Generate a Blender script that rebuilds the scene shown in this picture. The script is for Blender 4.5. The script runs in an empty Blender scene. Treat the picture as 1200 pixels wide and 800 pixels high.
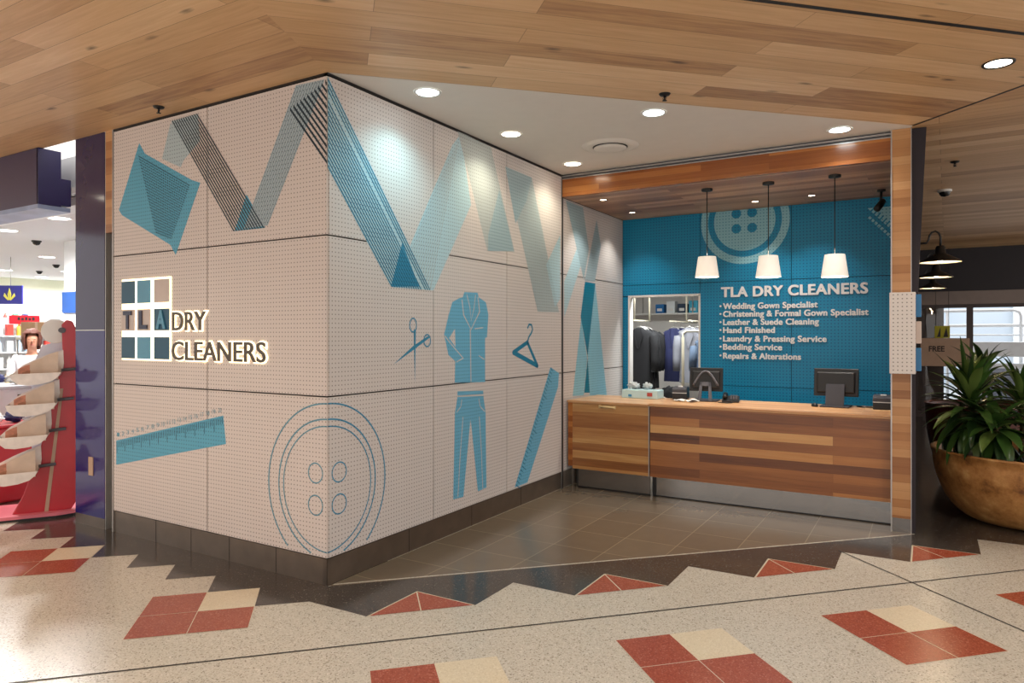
import bpy, bmesh, math, random
from mathutils import Vector, Matrix, noise
random.seed(7)
S = bpy.context.scene
COL = S.collection
PI = math.pi
# ------------------------------------------------------------------ camera
cam_d = bpy.data.cameras.new('camera')
cam = bpy.data.objects.new('camera', cam_d)
COL.objects.link(cam)
cam.location = (3.394, -3.313, 1.65)
cam.rotation_euler = (PI / 2, 0, math.atan2(.5128, .8585))
cam_d.sensor_width = 36
cam_d.lens = 817 / 1200 * 36
cam_d.shift_y = -7 / 1200
cam_d.clip_start = .05
S.camera = cam
# ------------------------------------------------------------------ world, exposure
W = bpy.data.worlds.new('world')
S.world = W
W.use_nodes = True
WORLD_COLOR = (1.0, .955, .925, 1)
WORLD_STRENGTH = 1.15
W.node_tree.nodes['Background'].inputs[0].default_value = WORLD_COLOR
W.node_tree.nodes['Background'].inputs[1].default_value = WORLD_STRENGTH
vs = S.view_settings
vs.view_transform = 'Standard'
vs.look = 'None'
vs.exposure = 0.32
vs.gamma = 1
vs.use_curve_mapping = False
# light levels (watts)
P_WASH = 20        # downlights in the white soffit
P_SMALL = 26       # small downlights over the counter
P_MALL = 70        # downlights in the timber mall ceiling
P_STORE = 190       # pharmacy ceiling lights
P_PEND = 12
P_BARN = 10


def lamp(name, kind, loc, power, color=(1, .92, .82), size=.1, angle=120, blend=.6, rot=(0, 0, 0), parent=None):
    d = bpy.data.lights.new(name, kind)
    d.energy = power
    d.color = color
    if kind == 'SPOT':
        d.spot_size = math.radians(angle)
        d.spot_blend = blend
        d.shadow_soft_size = size
    elif kind == 'AREA':
        d.shape = 'RECTANGLE' if isinstance(size, tuple) else 'DISK'
        if isinstance(size, tuple):
            d.size, d.size_y = size
        else:
            d.size = size
    else:
        d.shadow_soft_size = size
    o = bpy.data.objects.new(name, d)
    COL.objects.link(o)
    o.rotation_euler = rot
    if parent is not None:
        o.parent = parent
        o.location = Vector(loc) - Vector(parent.location)
    else:
        o.location = loc
    return o


# daylight over the street behind the glazed entrance
lamp('street_daylight', 'AREA', (6.0, 18.5, 8.0), 750, (.9, .96, 1), (6, 5), rot=(0, 0, 0))

# ------------------------------------------------------------------ materials
def lin(h):
    h = h.lstrip('#')
    r = []
    for i in (0, 2, 4):
        v = int(h[i:i + 2], 16) / 255
        r.append(v / 12.92 if v <= .04045 else ((v + .055) / 1.055) ** 2.4)
    return (r[0], r[1], r[2], 1)


MATS = {}


def new_mat(name):
    m = bpy.data.materials.new(name)
    m.use_nodes = True
    nt = m.node_tree
    return m, nt, nt.nodes['Principled BSDF']


def N(nt, kind, **kw):
    n = nt.nodes.new(kind)
    for k, v in kw.items():
        setattr(n, k, v)
    return n


def math_node(nt, op, a, b=None, c=None):
    n = N(nt, 'ShaderNodeMath', operation=op)
    for i, v in enumerate((a, b, c)):
        if v is None:
            continue
        if isinstance(v, (int, float)):
            n.inputs[i].default_value = v
        else:
            nt.links.new(v, n.inputs[i])
    return n.outputs[0]


def mixcol(nt, fac, a, b, mode='MIX'):
    n = N(nt, 'ShaderNodeMix', data_type='RGBA', blend_type=mode)
    for sock, v in ((n.inputs[0], fac), (n.inputs[6], a), (n.inputs[7], b)):
        if isinstance(v, (int, float)):
            sock.default_value = v
        elif isinstance(v, tuple):
            sock.default_value = v
        else:
            nt.links.new(v, sock)
    return n.outputs[2]


def plain(name, col, rough=.5, metal=0, spec=.5, vary=.06, scale=8, emit=0, emit_col=None, coat=0, bump=0):
    """solid procedural colour with a little noise in it"""
    if name in MATS:
        return MATS[name]
    m, nt, b = new_mat(name)
    c = lin(col) if isinstance(col, str) else col
    b.inputs['Roughness'].default_value = rough
    b.inputs['Metallic'].default_value = metal
    b.inputs['Specular IOR Level'].default_value = spec
    b.inputs['Coat Weight'].default_value = coat
    g = N(nt, 'ShaderNodeNewGeometry')
    t = N(nt, 'ShaderNodeTexNoise')
    t.inputs['Scale'].default_value = scale
    t.inputs['Detail'].default_value = 4
    nt.links.new(g.outputs['Position'], t.inputs['Vector'])
    lo = tuple(max(0, x * (1 - vary * 2)) for x in c[:3]) + (1,)
    hi = tuple(min(1, x * (1 + vary * 2)) for x in c[:3]) + (1,)
    nt.links.new(mixcol(nt, t.outputs['Fac'], lo, hi), b.inputs['Base Color'])
    if bump:
        bn = N(nt, 'ShaderNodeBump')
        bn.inputs['Strength'].default_value = bump
        bn.inputs['Distance'].default_value = .01
        nt.links.new(t.outputs['Fac'], bn.inputs['Height'])
        nt.links.new(bn.outputs[0], b.inputs['Normal'])
    if emit:
        b.inputs['Emission Color'].default_value = lin(emit_col) if isinstance(emit_col, str) else (emit_col or c)
        b.inputs['Emission Strength'].default_value = emit
    MATS[name] = m
    return m


PITCH = .0296


def peg(name, col, hole, axis, rough=.45, pitch=PITCH, rad=.16, origin=(0, 0), vary=.03):
    """perforated board: round holes on a square grid; axis = world axis running along the wall"""
    m, nt, b = new_mat(name)
    g = N(nt, 'ShaderNodeNewGeometry')
    s = N(nt, 'ShaderNodeSeparateXYZ')
    nt.links.new(g.outputs['Position'], s.inputs[0])
    u = s.outputs[axis]
    v = s.outputs['Z']

    def cell(o, off):
        f = math_node(nt, 'FRACT', math_node(nt, 'DIVIDE', math_node(nt, 'ADD', o, 50 * pitch - off), pitch))
        return math_node(nt, 'SUBTRACT', f, .5)
    du, dv = cell(u, origin[0]), cell(v, origin[1])
    d = math_node(nt, 'SQRT', math_node(nt, 'ADD', math_node(nt, 'MULTIPLY', du, du), math_node(nt, 'MULTIPLY', dv, dv)))
    inside = math_node(nt, 'LESS_THAN', d, rad)
    t = N(nt, 'ShaderNodeTexNoise')
    t.inputs['Scale'].default_value = 3
    nt.links.new(g.outputs['Position'], t.inputs['Vector'])
    c = lin(col)
    base = mixcol(nt, t.outputs['Fac'], tuple(x * (1 - vary) for x in c[:3]) + (1,), tuple(min(1, x * (1 + vary)) for x in c[:3]) + (1,))
    nt.links.new(mixcol(nt, inside, base, lin(hole)), b.inputs['Base Color'])
    b.inputs['Roughness'].default_value = rough
    b.inputs['Specular IOR Level'].default_value = .4
    MATS[name] = m
    return m


def wood(name, cols, along, across, pw=.18, pl=1.9, rough=.4, grain=.5, gap='#2a1a0e', gapw=.0015, coat=0, gscale=1.0, knots=.0, spec=.5):
    """planked timber laid along a world direction; every plank its own tone, grain along it"""
    m, nt, b = new_mat(name)
    g = N(nt, 'ShaderNodeNewGeometry')

    def dot(v):
        n = N(nt, 'ShaderNodeVectorMath', operation='DOT_PRODUCT')
        nt.links.new(g.outputs['Position'], n.inputs[0])
        n.inputs[1].default_value = v
        return n.outputs['Value']
    a, c = dot(along), dot(across)
    cv = N(nt, 'ShaderNodeCombineXYZ')
    nt.links.new(math_node(nt, 'ADD', a, 40.3), cv.inputs[0])
    nt.links.new(math_node(nt, 'ADD', c, 40 * pw), cv.inputs[1])
    br = N(nt, 'ShaderNodeTexBrick', offset=.37, offset_frequency=2, squash=1.0)
    nt.links.new(cv.outputs[0], br.inputs['Vector'])
    br.inputs['Color1'].default_value = (0, 0, 0, 1)
    br.inputs['Color2'].default_value = (1, 1, 1, 1)
    br.inputs['Mortar'].default_value = (.5, .5, .5, 1)
    br.inputs['Scale'].default_value = 1
    br.inputs['Mortar Size'].default_value = gapw
    br.inputs['Mortar Smooth'].default_value = 0
    br.inputs['Brick Width'].default_value = pl
    br.inputs['Row Height'].default_value = pw
    r = N(nt, 'ShaderNodeSeparateColor')
    nt.links.new(br.outputs['Color'], r.inputs[0])
    rv = r.outputs[0]
    gv = N(nt, 'ShaderNodeCombineXYZ')
    nt.links.new(math_node(nt, 'ADD', math_node(nt, 'MULTIPLY', a, 1.6 * gscale), math_node(nt, 'MULTIPLY', rv, 37)), gv.inputs[0])
    nt.links.new(math_node(nt, 'MULTIPLY', c, 26 * gscale), gv.inputs[1])
    nt.links.new(math_node(nt, 'MULTIPLY', rv, 13), gv.inputs[2])
    ns = N(nt, 'ShaderNodeTexNoise')
    ns.inputs['Scale'].default_value = 1
    ns.inputs['Detail'].default_value = 7
    ns.inputs['Roughness'].default_value = .62
    ns.inputs['Distortion'].default_value = .5
    nt.links.new(gv.outputs[0], ns.inputs['Vector'])
    sum_ = math_node(nt, 'ADD', math_node(nt, 'MULTIPLY', rv, 1 - grain), math_node(nt, 'MULTIPLY', ns.outputs['Fac'], grain))
    cr = N(nt, 'ShaderNodeValToRGB')
    cr.color_ramp.interpolation = 'LINEAR'
    el = cr.color_ramp.elements
    n = len(cols)
    lo, hi = .12 + .10 * grain, .88 - .10 * grain
    for i, cc in enumerate(cols):
        pos = lo + (hi - lo) * i / (n - 1)
        e = el[i] if i < 2 else el.new(pos)
        e.position = pos
        e.color = lin(cc)
    nt.links.new(sum_, cr.inputs[0])
    col = cr.outputs[0]
    if knots:
        kv = N(nt, 'ShaderNodeCombineXYZ')
        nt.links.new(math_node(nt, 'MULTIPLY', a, 2.2), kv.inputs[0])
        nt.links.new(math_node(nt, 'MULTIPLY', c, 6.5), kv.inputs[1])
        vo = N(nt, 'ShaderNodeTexVoronoi', feature='F1')
        vo.inputs['Scale'].default_value = 1
        nt.links.new(kv.outputs[0], vo.inputs['Vector'])
        sc = N(nt, 'ShaderNodeSeparateColor')
        nt.links.new(vo.outputs['Color'], sc.inputs[0])
        kd = math_node(nt, 'ADD', vo.outputs['Distance'], math_node(nt, 'MULTIPLY', math_node(nt, 'SUBTRACT', ns.outputs['Fac'], .5), .25))
        kk = N(nt, 'ShaderNodeMapRange')
        kk.inputs['From Min'].default_value = .16
        kk.inputs['From Max'].default_value = .03
        nt.links.new(kd, kk.inputs['Value'])
        f = math_node(nt, 'MULTIPLY', math_node(nt, 'MULTIPLY', kk.outputs[0], math_node(nt, 'GREATER_THAN', sc.outputs[0], .62)), knots)
        col = mixcol(nt, f, col, lin('#3a2110'))
    col = mixcol(nt, br.outputs['Fac'], col, lin(gap))
    nt.links.new(col, b.inputs['Base Color'])
    b.inputs['Roughness'].default_value = rough
    b.inputs['Specular IOR Level'].default_value = spec
    b.inputs['Coat Weight'].default_value = coat
    b.inputs['Coat Roughness'].default_value = .12
    MATS[name] = m
    return m


def mottled(name, cols, scale=9, rough=.4, detail=8, bump=.2, lo=.3, hi=.7):
    """weathered finish: noise through a colour ramp"""
    m, nt, b = new_mat(name)
    g = N(nt, 'ShaderNodeNewGeometry')
    t = N(nt, 'ShaderNodeTexNoise')
    t.inputs['Scale'].default_value = scale
    t.inputs['Detail'].default_value = detail
    t.inputs['Roughness'].default_value = .65
    nt.links.new(g.outputs['Position'], t.inputs['Vector'])
    cr = N(nt, 'ShaderNodeValToRGB')
    el = cr.color_ramp.elements
    for i, c in enumerate(cols):
        p = lo + (hi - lo) * i / (len(cols) - 1)
        e = el[i] if i < 2 else el.new(p)
        e.position = p
        e.color = lin(c)
    nt.links.new(t.outputs['Fac'], cr.inputs[0])
    nt.links.new(cr.outputs[0], b.inputs['Base Color'])
    bn = N(nt, 'ShaderNodeBump')
    bn.inputs['Strength'].default_value = bump
    bn.inputs['Distance'].default_value = .01
    nt.links.new(t.outputs['Fac'], bn.inputs['Height'])
    nt.links.new(bn.outputs[0], b.inputs['Normal'])
    b.inputs['Roughness'].default_value = rough
    MATS[name] = m
    return m


def speckle(name, base, spots, scale=95, rough=.16, spec=.5, blotch=.05):
    """terrazzo / granite: voronoi chips coloured at random; spots = [(threshold, colour), ...] rising"""
    m, nt, b = new_mat(name)
    g = N(nt, 'ShaderNodeNewGeometry')
    vo = N(nt, 'ShaderNodeTexVoronoi', feature='F1')
    vo.inputs['Scale'].default_value = scale
    nt.links.new(g.outputs['Position'], vo.inputs['Vector'])
    sc = N(nt, 'ShaderNodeSeparateColor')
    nt.links.new(vo.outputs['Color'], sc.inputs[0])
    cr = N(nt, 'ShaderNodeValToRGB')
    cr.color_ramp.interpolation = 'CONSTANT'
    el = cr.color_ramp.elements
    el[0].position = 0
    el[0].color = lin(base)
    for i, (p, cc) in enumerate(spots):
        e = el[1] if i == 0 else el.new(p)
        e.position = p
        e.color = lin(cc)
    nt.links.new(sc.outputs[0], cr.inputs[0])
    ns = N(nt, 'ShaderNodeTexNoise')
    ns.inputs['Scale'].default_value = 1.3
    ns.inputs['Detail'].default_value = 3
    nt.links.new(g.outputs['Position'], ns.inputs['Vector'])
    k = mixcol(nt, ns.outputs['Fac'], (1 - blotch, 1 - blotch, 1 - blotch * 1.3, 1), (1, 1, 1, 1))
    nt.links.new(mixcol(nt, 1.0, cr.outputs[0], k, 'MULTIPLY'), b.inputs['Base Color'])
    b.inputs['Roughness'].default_value = rough
    b.inputs['Specular IOR Level'].default_value = spec
    MATS[name] = m
    return m


def tiles(name, ca, cb, grout, ox, oy, w, h, rough=.2, off=0.0, mortar=.003, spec=.5):
    m, nt, b = new_mat(name)
    g = N(nt, 'ShaderNodeNewGeometry')
    ad = N(nt, 'ShaderNodeVectorMath', operation='ADD')
    nt.links.new(g.outputs['Position'], ad.inputs[0])
    ad.inputs[1].default_value = (-ox + 60 * w, -oy + 60 * h, 0)
    br = N(nt, 'ShaderNodeTexBrick', offset=off)
    nt.links.new(ad.outputs[0], br.inputs['Vector'])
    br.inputs['Color1'].default_value = lin(ca)
    br.inputs['Color2'].default_value = lin(cb)
    br.inputs['Mortar'].default_value = lin(grout)
    br.inputs['Scale'].default_value = 1
    br.inputs['Mortar Size'].default_value = mortar
    br.inputs['Brick Width'].default_value = w
    br.inputs['Row Height'].default_value = h
    ns = N(nt, 'ShaderNodeTexNoise')
    ns.inputs['Scale'].default_value = 7
    ns.inputs['Detail'].default_value = 6
    nt.links.new(g.outputs['Position'], ns.inputs['Vector'])
    k = mixcol(nt, ns.outputs['Fac'], (.86, .85, .83, 1), (1.0, 1.0, 1.0, 1))
    nt.links.new(mixcol(nt, 1.0, br.outputs['Color'], k, 'MULTIPLY'), b.inputs['Base Color'])
    b.inputs['Roughness'].default_value = rough
    b.inputs['Specular IOR Level'].default_value = spec
    MATS[name] = m
    return m


def glow(name, col, strength):
    m, nt, b = new_mat(name)
    b.inputs['Base Color'].default_value = lin(col)
    b.inputs['Emission Color'].default_value = lin(col)
    b.inputs['Emission Strength'].default_value = strength
    MATS[name] = m
    return m


def glass(name, tint='#ffffff', rough=0.0, refl=1.0):
    """thin sheet glass: mostly clear with a fresnel reflection"""
    m, nt, b = new_mat(name)
    nt.nodes.remove(b)
    tr = N(nt, 'ShaderNodeBsdfTransparent')
    tr.inputs[0].default_value = lin(tint)
    gl = N(nt, 'ShaderNodeBsdfGlossy')
    gl.inputs['Roughness'].default_value = rough
    fr = N(nt, 'ShaderNodeFresnel')
    fr.inputs[0].default_value = 1.45
    mx = N(nt, 'ShaderNodeMixShader')
    nt.links.new(math_node(nt, 'MULTIPLY', fr.outputs[0], refl), mx.inputs[0])
    nt.links.new(tr.outputs[0], mx.inputs[1])
    nt.links.new(gl.outputs[0], mx.inputs[2])
    nt.links.new(mx.outputs[0], nt.nodes['Material Output'].inputs[0])
    MATS[name] = m
    return m


# ------------------------------------------------------------------ mesh builder
class MB:
    def __init__(self):
        self.v, self.f, self.m, self.s = [], [], [], []

    def add(self, verts, faces, mi=0, smooth=False):
        o = len(self.v)
        self.v += [tuple(p) for p in verts]
        for f in faces:
            self.f.append(tuple(i + o for i in f))
            self.m.append(mi)
            self.s.append(smooth)
        return self

    def box(self, x0, y0, z0, x1, y1, z1, mi=0):
        v = [(x0, y0, z0), (x1, y0, z0), (x1, y1, z0), (x0, y1, z0), (x0, y0, z1), (x1, y0, z1), (x1, y1, z1), (x0, y1, z1)]
        return self.add(v, [(3, 2, 1, 0), (4, 5, 6, 7), (0, 1, 5, 4), (1, 2, 6, 5), (2, 3, 7, 6), (3, 0, 4, 7)], mi)

    def rbox(self, x0, y0, z0, x1, y1, z1, r=.01, mi=0, seg=2):
        """box with bevelled edges"""
        bm = bmesh.new()
        bmesh.ops.create_cube(bm, size=1)
        for vv in bm.verts:
            vv.co = Vector((x0 + (vv.co.x + .5) * (x1 - x0), y0 + (vv.co.y + .5) * (y1 - y0), z0 + (vv.co.z + .5) * (z1 - z0)))
        r = min(r, .49 * min(abs(x1 - x0), abs(y1 - y0), abs(z1 - z0)))
        bmesh.ops.bevel(bm, geom=bm.edges[:], offset=r, segments=seg, affect='EDGES', profile=.5)
        bm.verts.index_update()
        self.add([vv.co[:] for vv in bm.verts], [[vv.index for vv in ff.verts] for ff in bm.faces], mi, False)
        bm.free()
        return self

    def poly(self, pts, mi=0):
        return self.add(pts, [tuple(range(len(pts)))], mi)

    def prism(self, pts, fn, d0, d1, mi=0, cap=True):
        """2-D outline pts mapped by fn(a, b, depth) and extruded from d0 to d1"""
        n = len(pts)
        v = [fn(a, b, d0) for a, b in pts] + [fn(a, b, d1) for a, b in pts]
        f = [(i, (i + 1) % n, (i + 1) % n + n, i + n) for i in range(n)]
        if cap:
            f += [tuple(range(n))[::-1], tuple(range(n, 2 * n))]
        return self.add(v, f, mi)

    def tube(self, path, r, mi=0, n=8, closed=False):
        path = [Vector(p) for p in path]
        k = len(path)
        rr = r if isinstance(r, (list, tuple)) else [r] * k
        rings = []
        up = Vector((0, 0, 1))
        for i, p in enumerate(path):
            t = (path[min(i + 1, k - 1)] - path[max(i - 1, 0)])
            if closed:
                t = path[(i + 1) % k] - path[i - 1]
            t.normalize()
            ref = up if abs(t.z) < .95 else Vector((1, 0, 0))
            a = t.cross(ref).normalized()
            b = a.cross(t).normalized()
            rings.append([p + rr[i] * (math.cos(2 * PI * j / n) * a + math.sin(2 * PI * j / n) * b) for j in range(n)])
        v = [q for ring in rings for q in ring]
        f = []
        for i in range(k if closed else k - 1):
            for j in range(n):
                f.append((i * n + j, i * n + (j + 1) % n, ((i + 1) % k) * n + (j + 1) % n, ((i + 1) % k) * n + j))
        if not closed:
            f += [tuple(range(n))[::-1], tuple(range((k - 1) * n, k * n))]
        return self.add(v, f, mi, True)

    def lathe(self, prof, c=(0, 0, 0), n=32, mi=0, sx=1, sy=1, cap=False):
        """profile [(r, z)...] turned about the vertical axis"""
        v, f = [], []
        k = len(prof)
        for r, z in prof:
            for j in range(n):
                a = 2 * PI * j / n
                v.append((c[0] + sx * r * math.cos(a), c[1] + sy * r * math.sin(a), c[2] + z))
        for i in range(k - 1):
            for j in range(n):
                f.append((i * n + j, i * n + (j + 1) % n, (i + 1) * n + (j + 1) % n, (i + 1) * n + j))
        if cap:
            f.append(tuple(range(n))[::-1])
            f.append(tuple(range((k - 1) * n, k * n)))
        return self.add(v, f, mi, True)

    def strip(self, pts, w, fn, d, mi=0, taper=None):
        """flat painted line of width w along the 2-D polyline pts"""
        n = len(pts)
        L, R = [], []
        for i, p in enumerate(pts):
            a = pts[max(i - 1, 0)]
            b = pts[min(i + 1, n - 1)]
            dx, dy = b[0] - a[0], b[1] - a[1]
            l = math.hypot(dx, dy) or 1
            nx, ny = -dy / l, dx / l
            ww = w if taper is None else w * taper[i]
            L.append((p[0] + nx * ww / 2, p[1] + ny * ww / 2))
            R.append((p[0] - nx * ww / 2, p[1] - ny * ww / 2))
        for i in range(n - 1):
            q = [L[i], L[i + 1], R[i + 1], R[i]]
            self.add([fn(a, b, d) for a, b in q], [(0, 1, 2, 3)], mi)
        return self

    def xf(self, M, start=0):
        for i in range(start, len(self.v)):
            self.v[i] = tuple(M @ Vector(self.v[i]))
        return self

    def build(self, name, mats, parent=None, world=True, bevel=0):
        if not isinstance(mats, (list, tuple)):
            mats = [mats]
        off = Vector((0, 0, 0))
        loc = None
        if parent is not None:
            if world:
                off = WPOS.get(parent.as_pointer(), Vector((0, 0, 0)))
        else:
            xs, ys, zs = zip(*self.v)
            off = Vector(((min(xs) + max(xs)) / 2, (min(ys) + max(ys)) / 2, min(zs)))
            loc = off
        me = bpy.data.meshes.new(name)
        me.from_pydata([tuple(Vector(p) - off) for p in self.v], [], self.f)
        for mm in mats:
            me.materials.append(mm)
        for i, p in enumerate(me.polygons):
            p.material_index = self.m[i]
            p.use_smooth = self.s[i]
        me.update()
        bm = bmesh.new()
        bm.from_mesh(me)
        bmesh.ops.recalc_face_normals(bm, faces=bm.faces[:])
        bm.to_mesh(me)
        bm.free()
        o = bpy.data.objects.new(name, me)
        COL.objects.link(o)
        if parent is not None:
            o.parent = parent
            WPOS[o.as_pointer()] = off
        else:
            o.location = loc
            WPOS[o.as_pointer()] = loc
        if bevel:
            md = o.modifiers.new('bevel', 'BEVEL')
            md.width = bevel
            md.segments = 2
            md.limit_method = 'ANGLE'
        return o


WPOS = {}


def tag(o, label, cat, group=None, kind=None):
    o['label'] = label
    o['category'] = cat
    if group:
        o['group'] = group
    if kind:
        o['kind'] = kind
    return o


def thing(name, label, cat, loc=(0, 0, 0), rz=0, group=None):
    o = bpy.data.objects.new(name, None)
    o.empty_display_size = .1
    COL.objects.link(o)
    o.location = loc
    o.rotation_euler = (0, 0, rz)
    WPOS[o.as_pointer()] = Vector(loc)
    return tag(o, label, cat, group)


def struct(o, label=None):
    o['kind'] = 'structure'
    if label:
        o['label'] = label
    return o


def dup(root, loc, rz=None, label=None, group=None):
    r = root.copy()
    COL.objects.link(r)
    r.location = loc
    if rz is not None:
        r.rotation_euler = (0, 0, rz)
    if label:
        r['label'] = label
    if group:
        r['group'] = group
    for ch in list(root.children):
        c = ch.copy()
        COL.objects.link(c)
        c.parent = r
        for gch in list(ch.children):
            d = gch.copy()
            COL.objects.link(d)
            d.parent = c
    return r


def text_mesh(s, size, ext=0, off=0, sx=1.0, align='LEFT', spacing=1.0):
    cu = bpy.data.curves.new('t', 'FONT')
    cu.body = s
    cu.size = size
    cu.extrude = ext
    cu.offset = off
    cu.align_x = align
    cu.space_character = spacing
    cu.resolution_u = 4
    o = bpy.data.objects.new('t', cu)
    COL.objects.link(o)
    dg = bpy.context.evaluated_depsgraph_get()
    dg.update()
    me = bpy.data.meshes.new_from_object(o.evaluated_get(dg))
    v = [(p.co.x * sx, p.co.y, p.co.z) for p in me.vertices]
    f = [tuple(p.vertices) for p in me.polygons]
    bpy.data.objects.remove(o)
    bpy.data.curves.remove(cu)
    bpy.data.meshes.remove(me)
    return v, f


def fit_text(mb, s, x0, x1, z0, cap, fn, ext=.004, off=.0, mi=0):
    """letters between x0 and x1, baseline z0, capital height cap; fn(a, b, depth) -> point"""
    v, f = text_mesh('H', 1.0)
    h1 = max(p[1] for p in v) - min(p[1] for p in v)
    size = cap / h1
    v, f = text_mesh(s, size, ext, off)
    a0, a1 = min(p[0] for p in v), max(p[0] for p in v)
    k = (x1 - x0) / (a1 - a0)
    mb.add([fn(x0 + (p[0] - a0) * k, z0 + p[1], p[2]) for p in v], f, mi)
    return mb


def ell(cx, cz, rx, rz, n=40, a0=0, a1=2 * PI):
    return [(cx + rx * math.cos(a0 + (a1 - a0) * i / n), cz + rz * math.sin(a0 + (a1 - a0) * i / n)) for i in range(n + (0 if abs(a1 - a0 - 2 * PI) < 1e-6 else 1))]


def clip_poly(pts, lo, hi, ax):
    """clip a 2-D polygon to lo <= p[ax] <= hi"""
    def half(P, val, keep_above):
        out = []
        for i, p in enumerate(P):
            q = P[(i + 1) % len(P)]
            pi_, qi = (p[ax] >= val, q[ax] >= val) if keep_above else (p[ax] <= val, q[ax] <= val)
            if pi_:
                out.append(p)
            if pi_ != qi:
                t = (val - p[ax]) / (q[ax] - p[ax])
                out.append((p[0] + t * (q[0] - p[0]), p[1] + t * (q[1] - p[1])))
        return out
    P = half(list(pts), lo, True)
    return half(P, hi, False) if P else P
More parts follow.
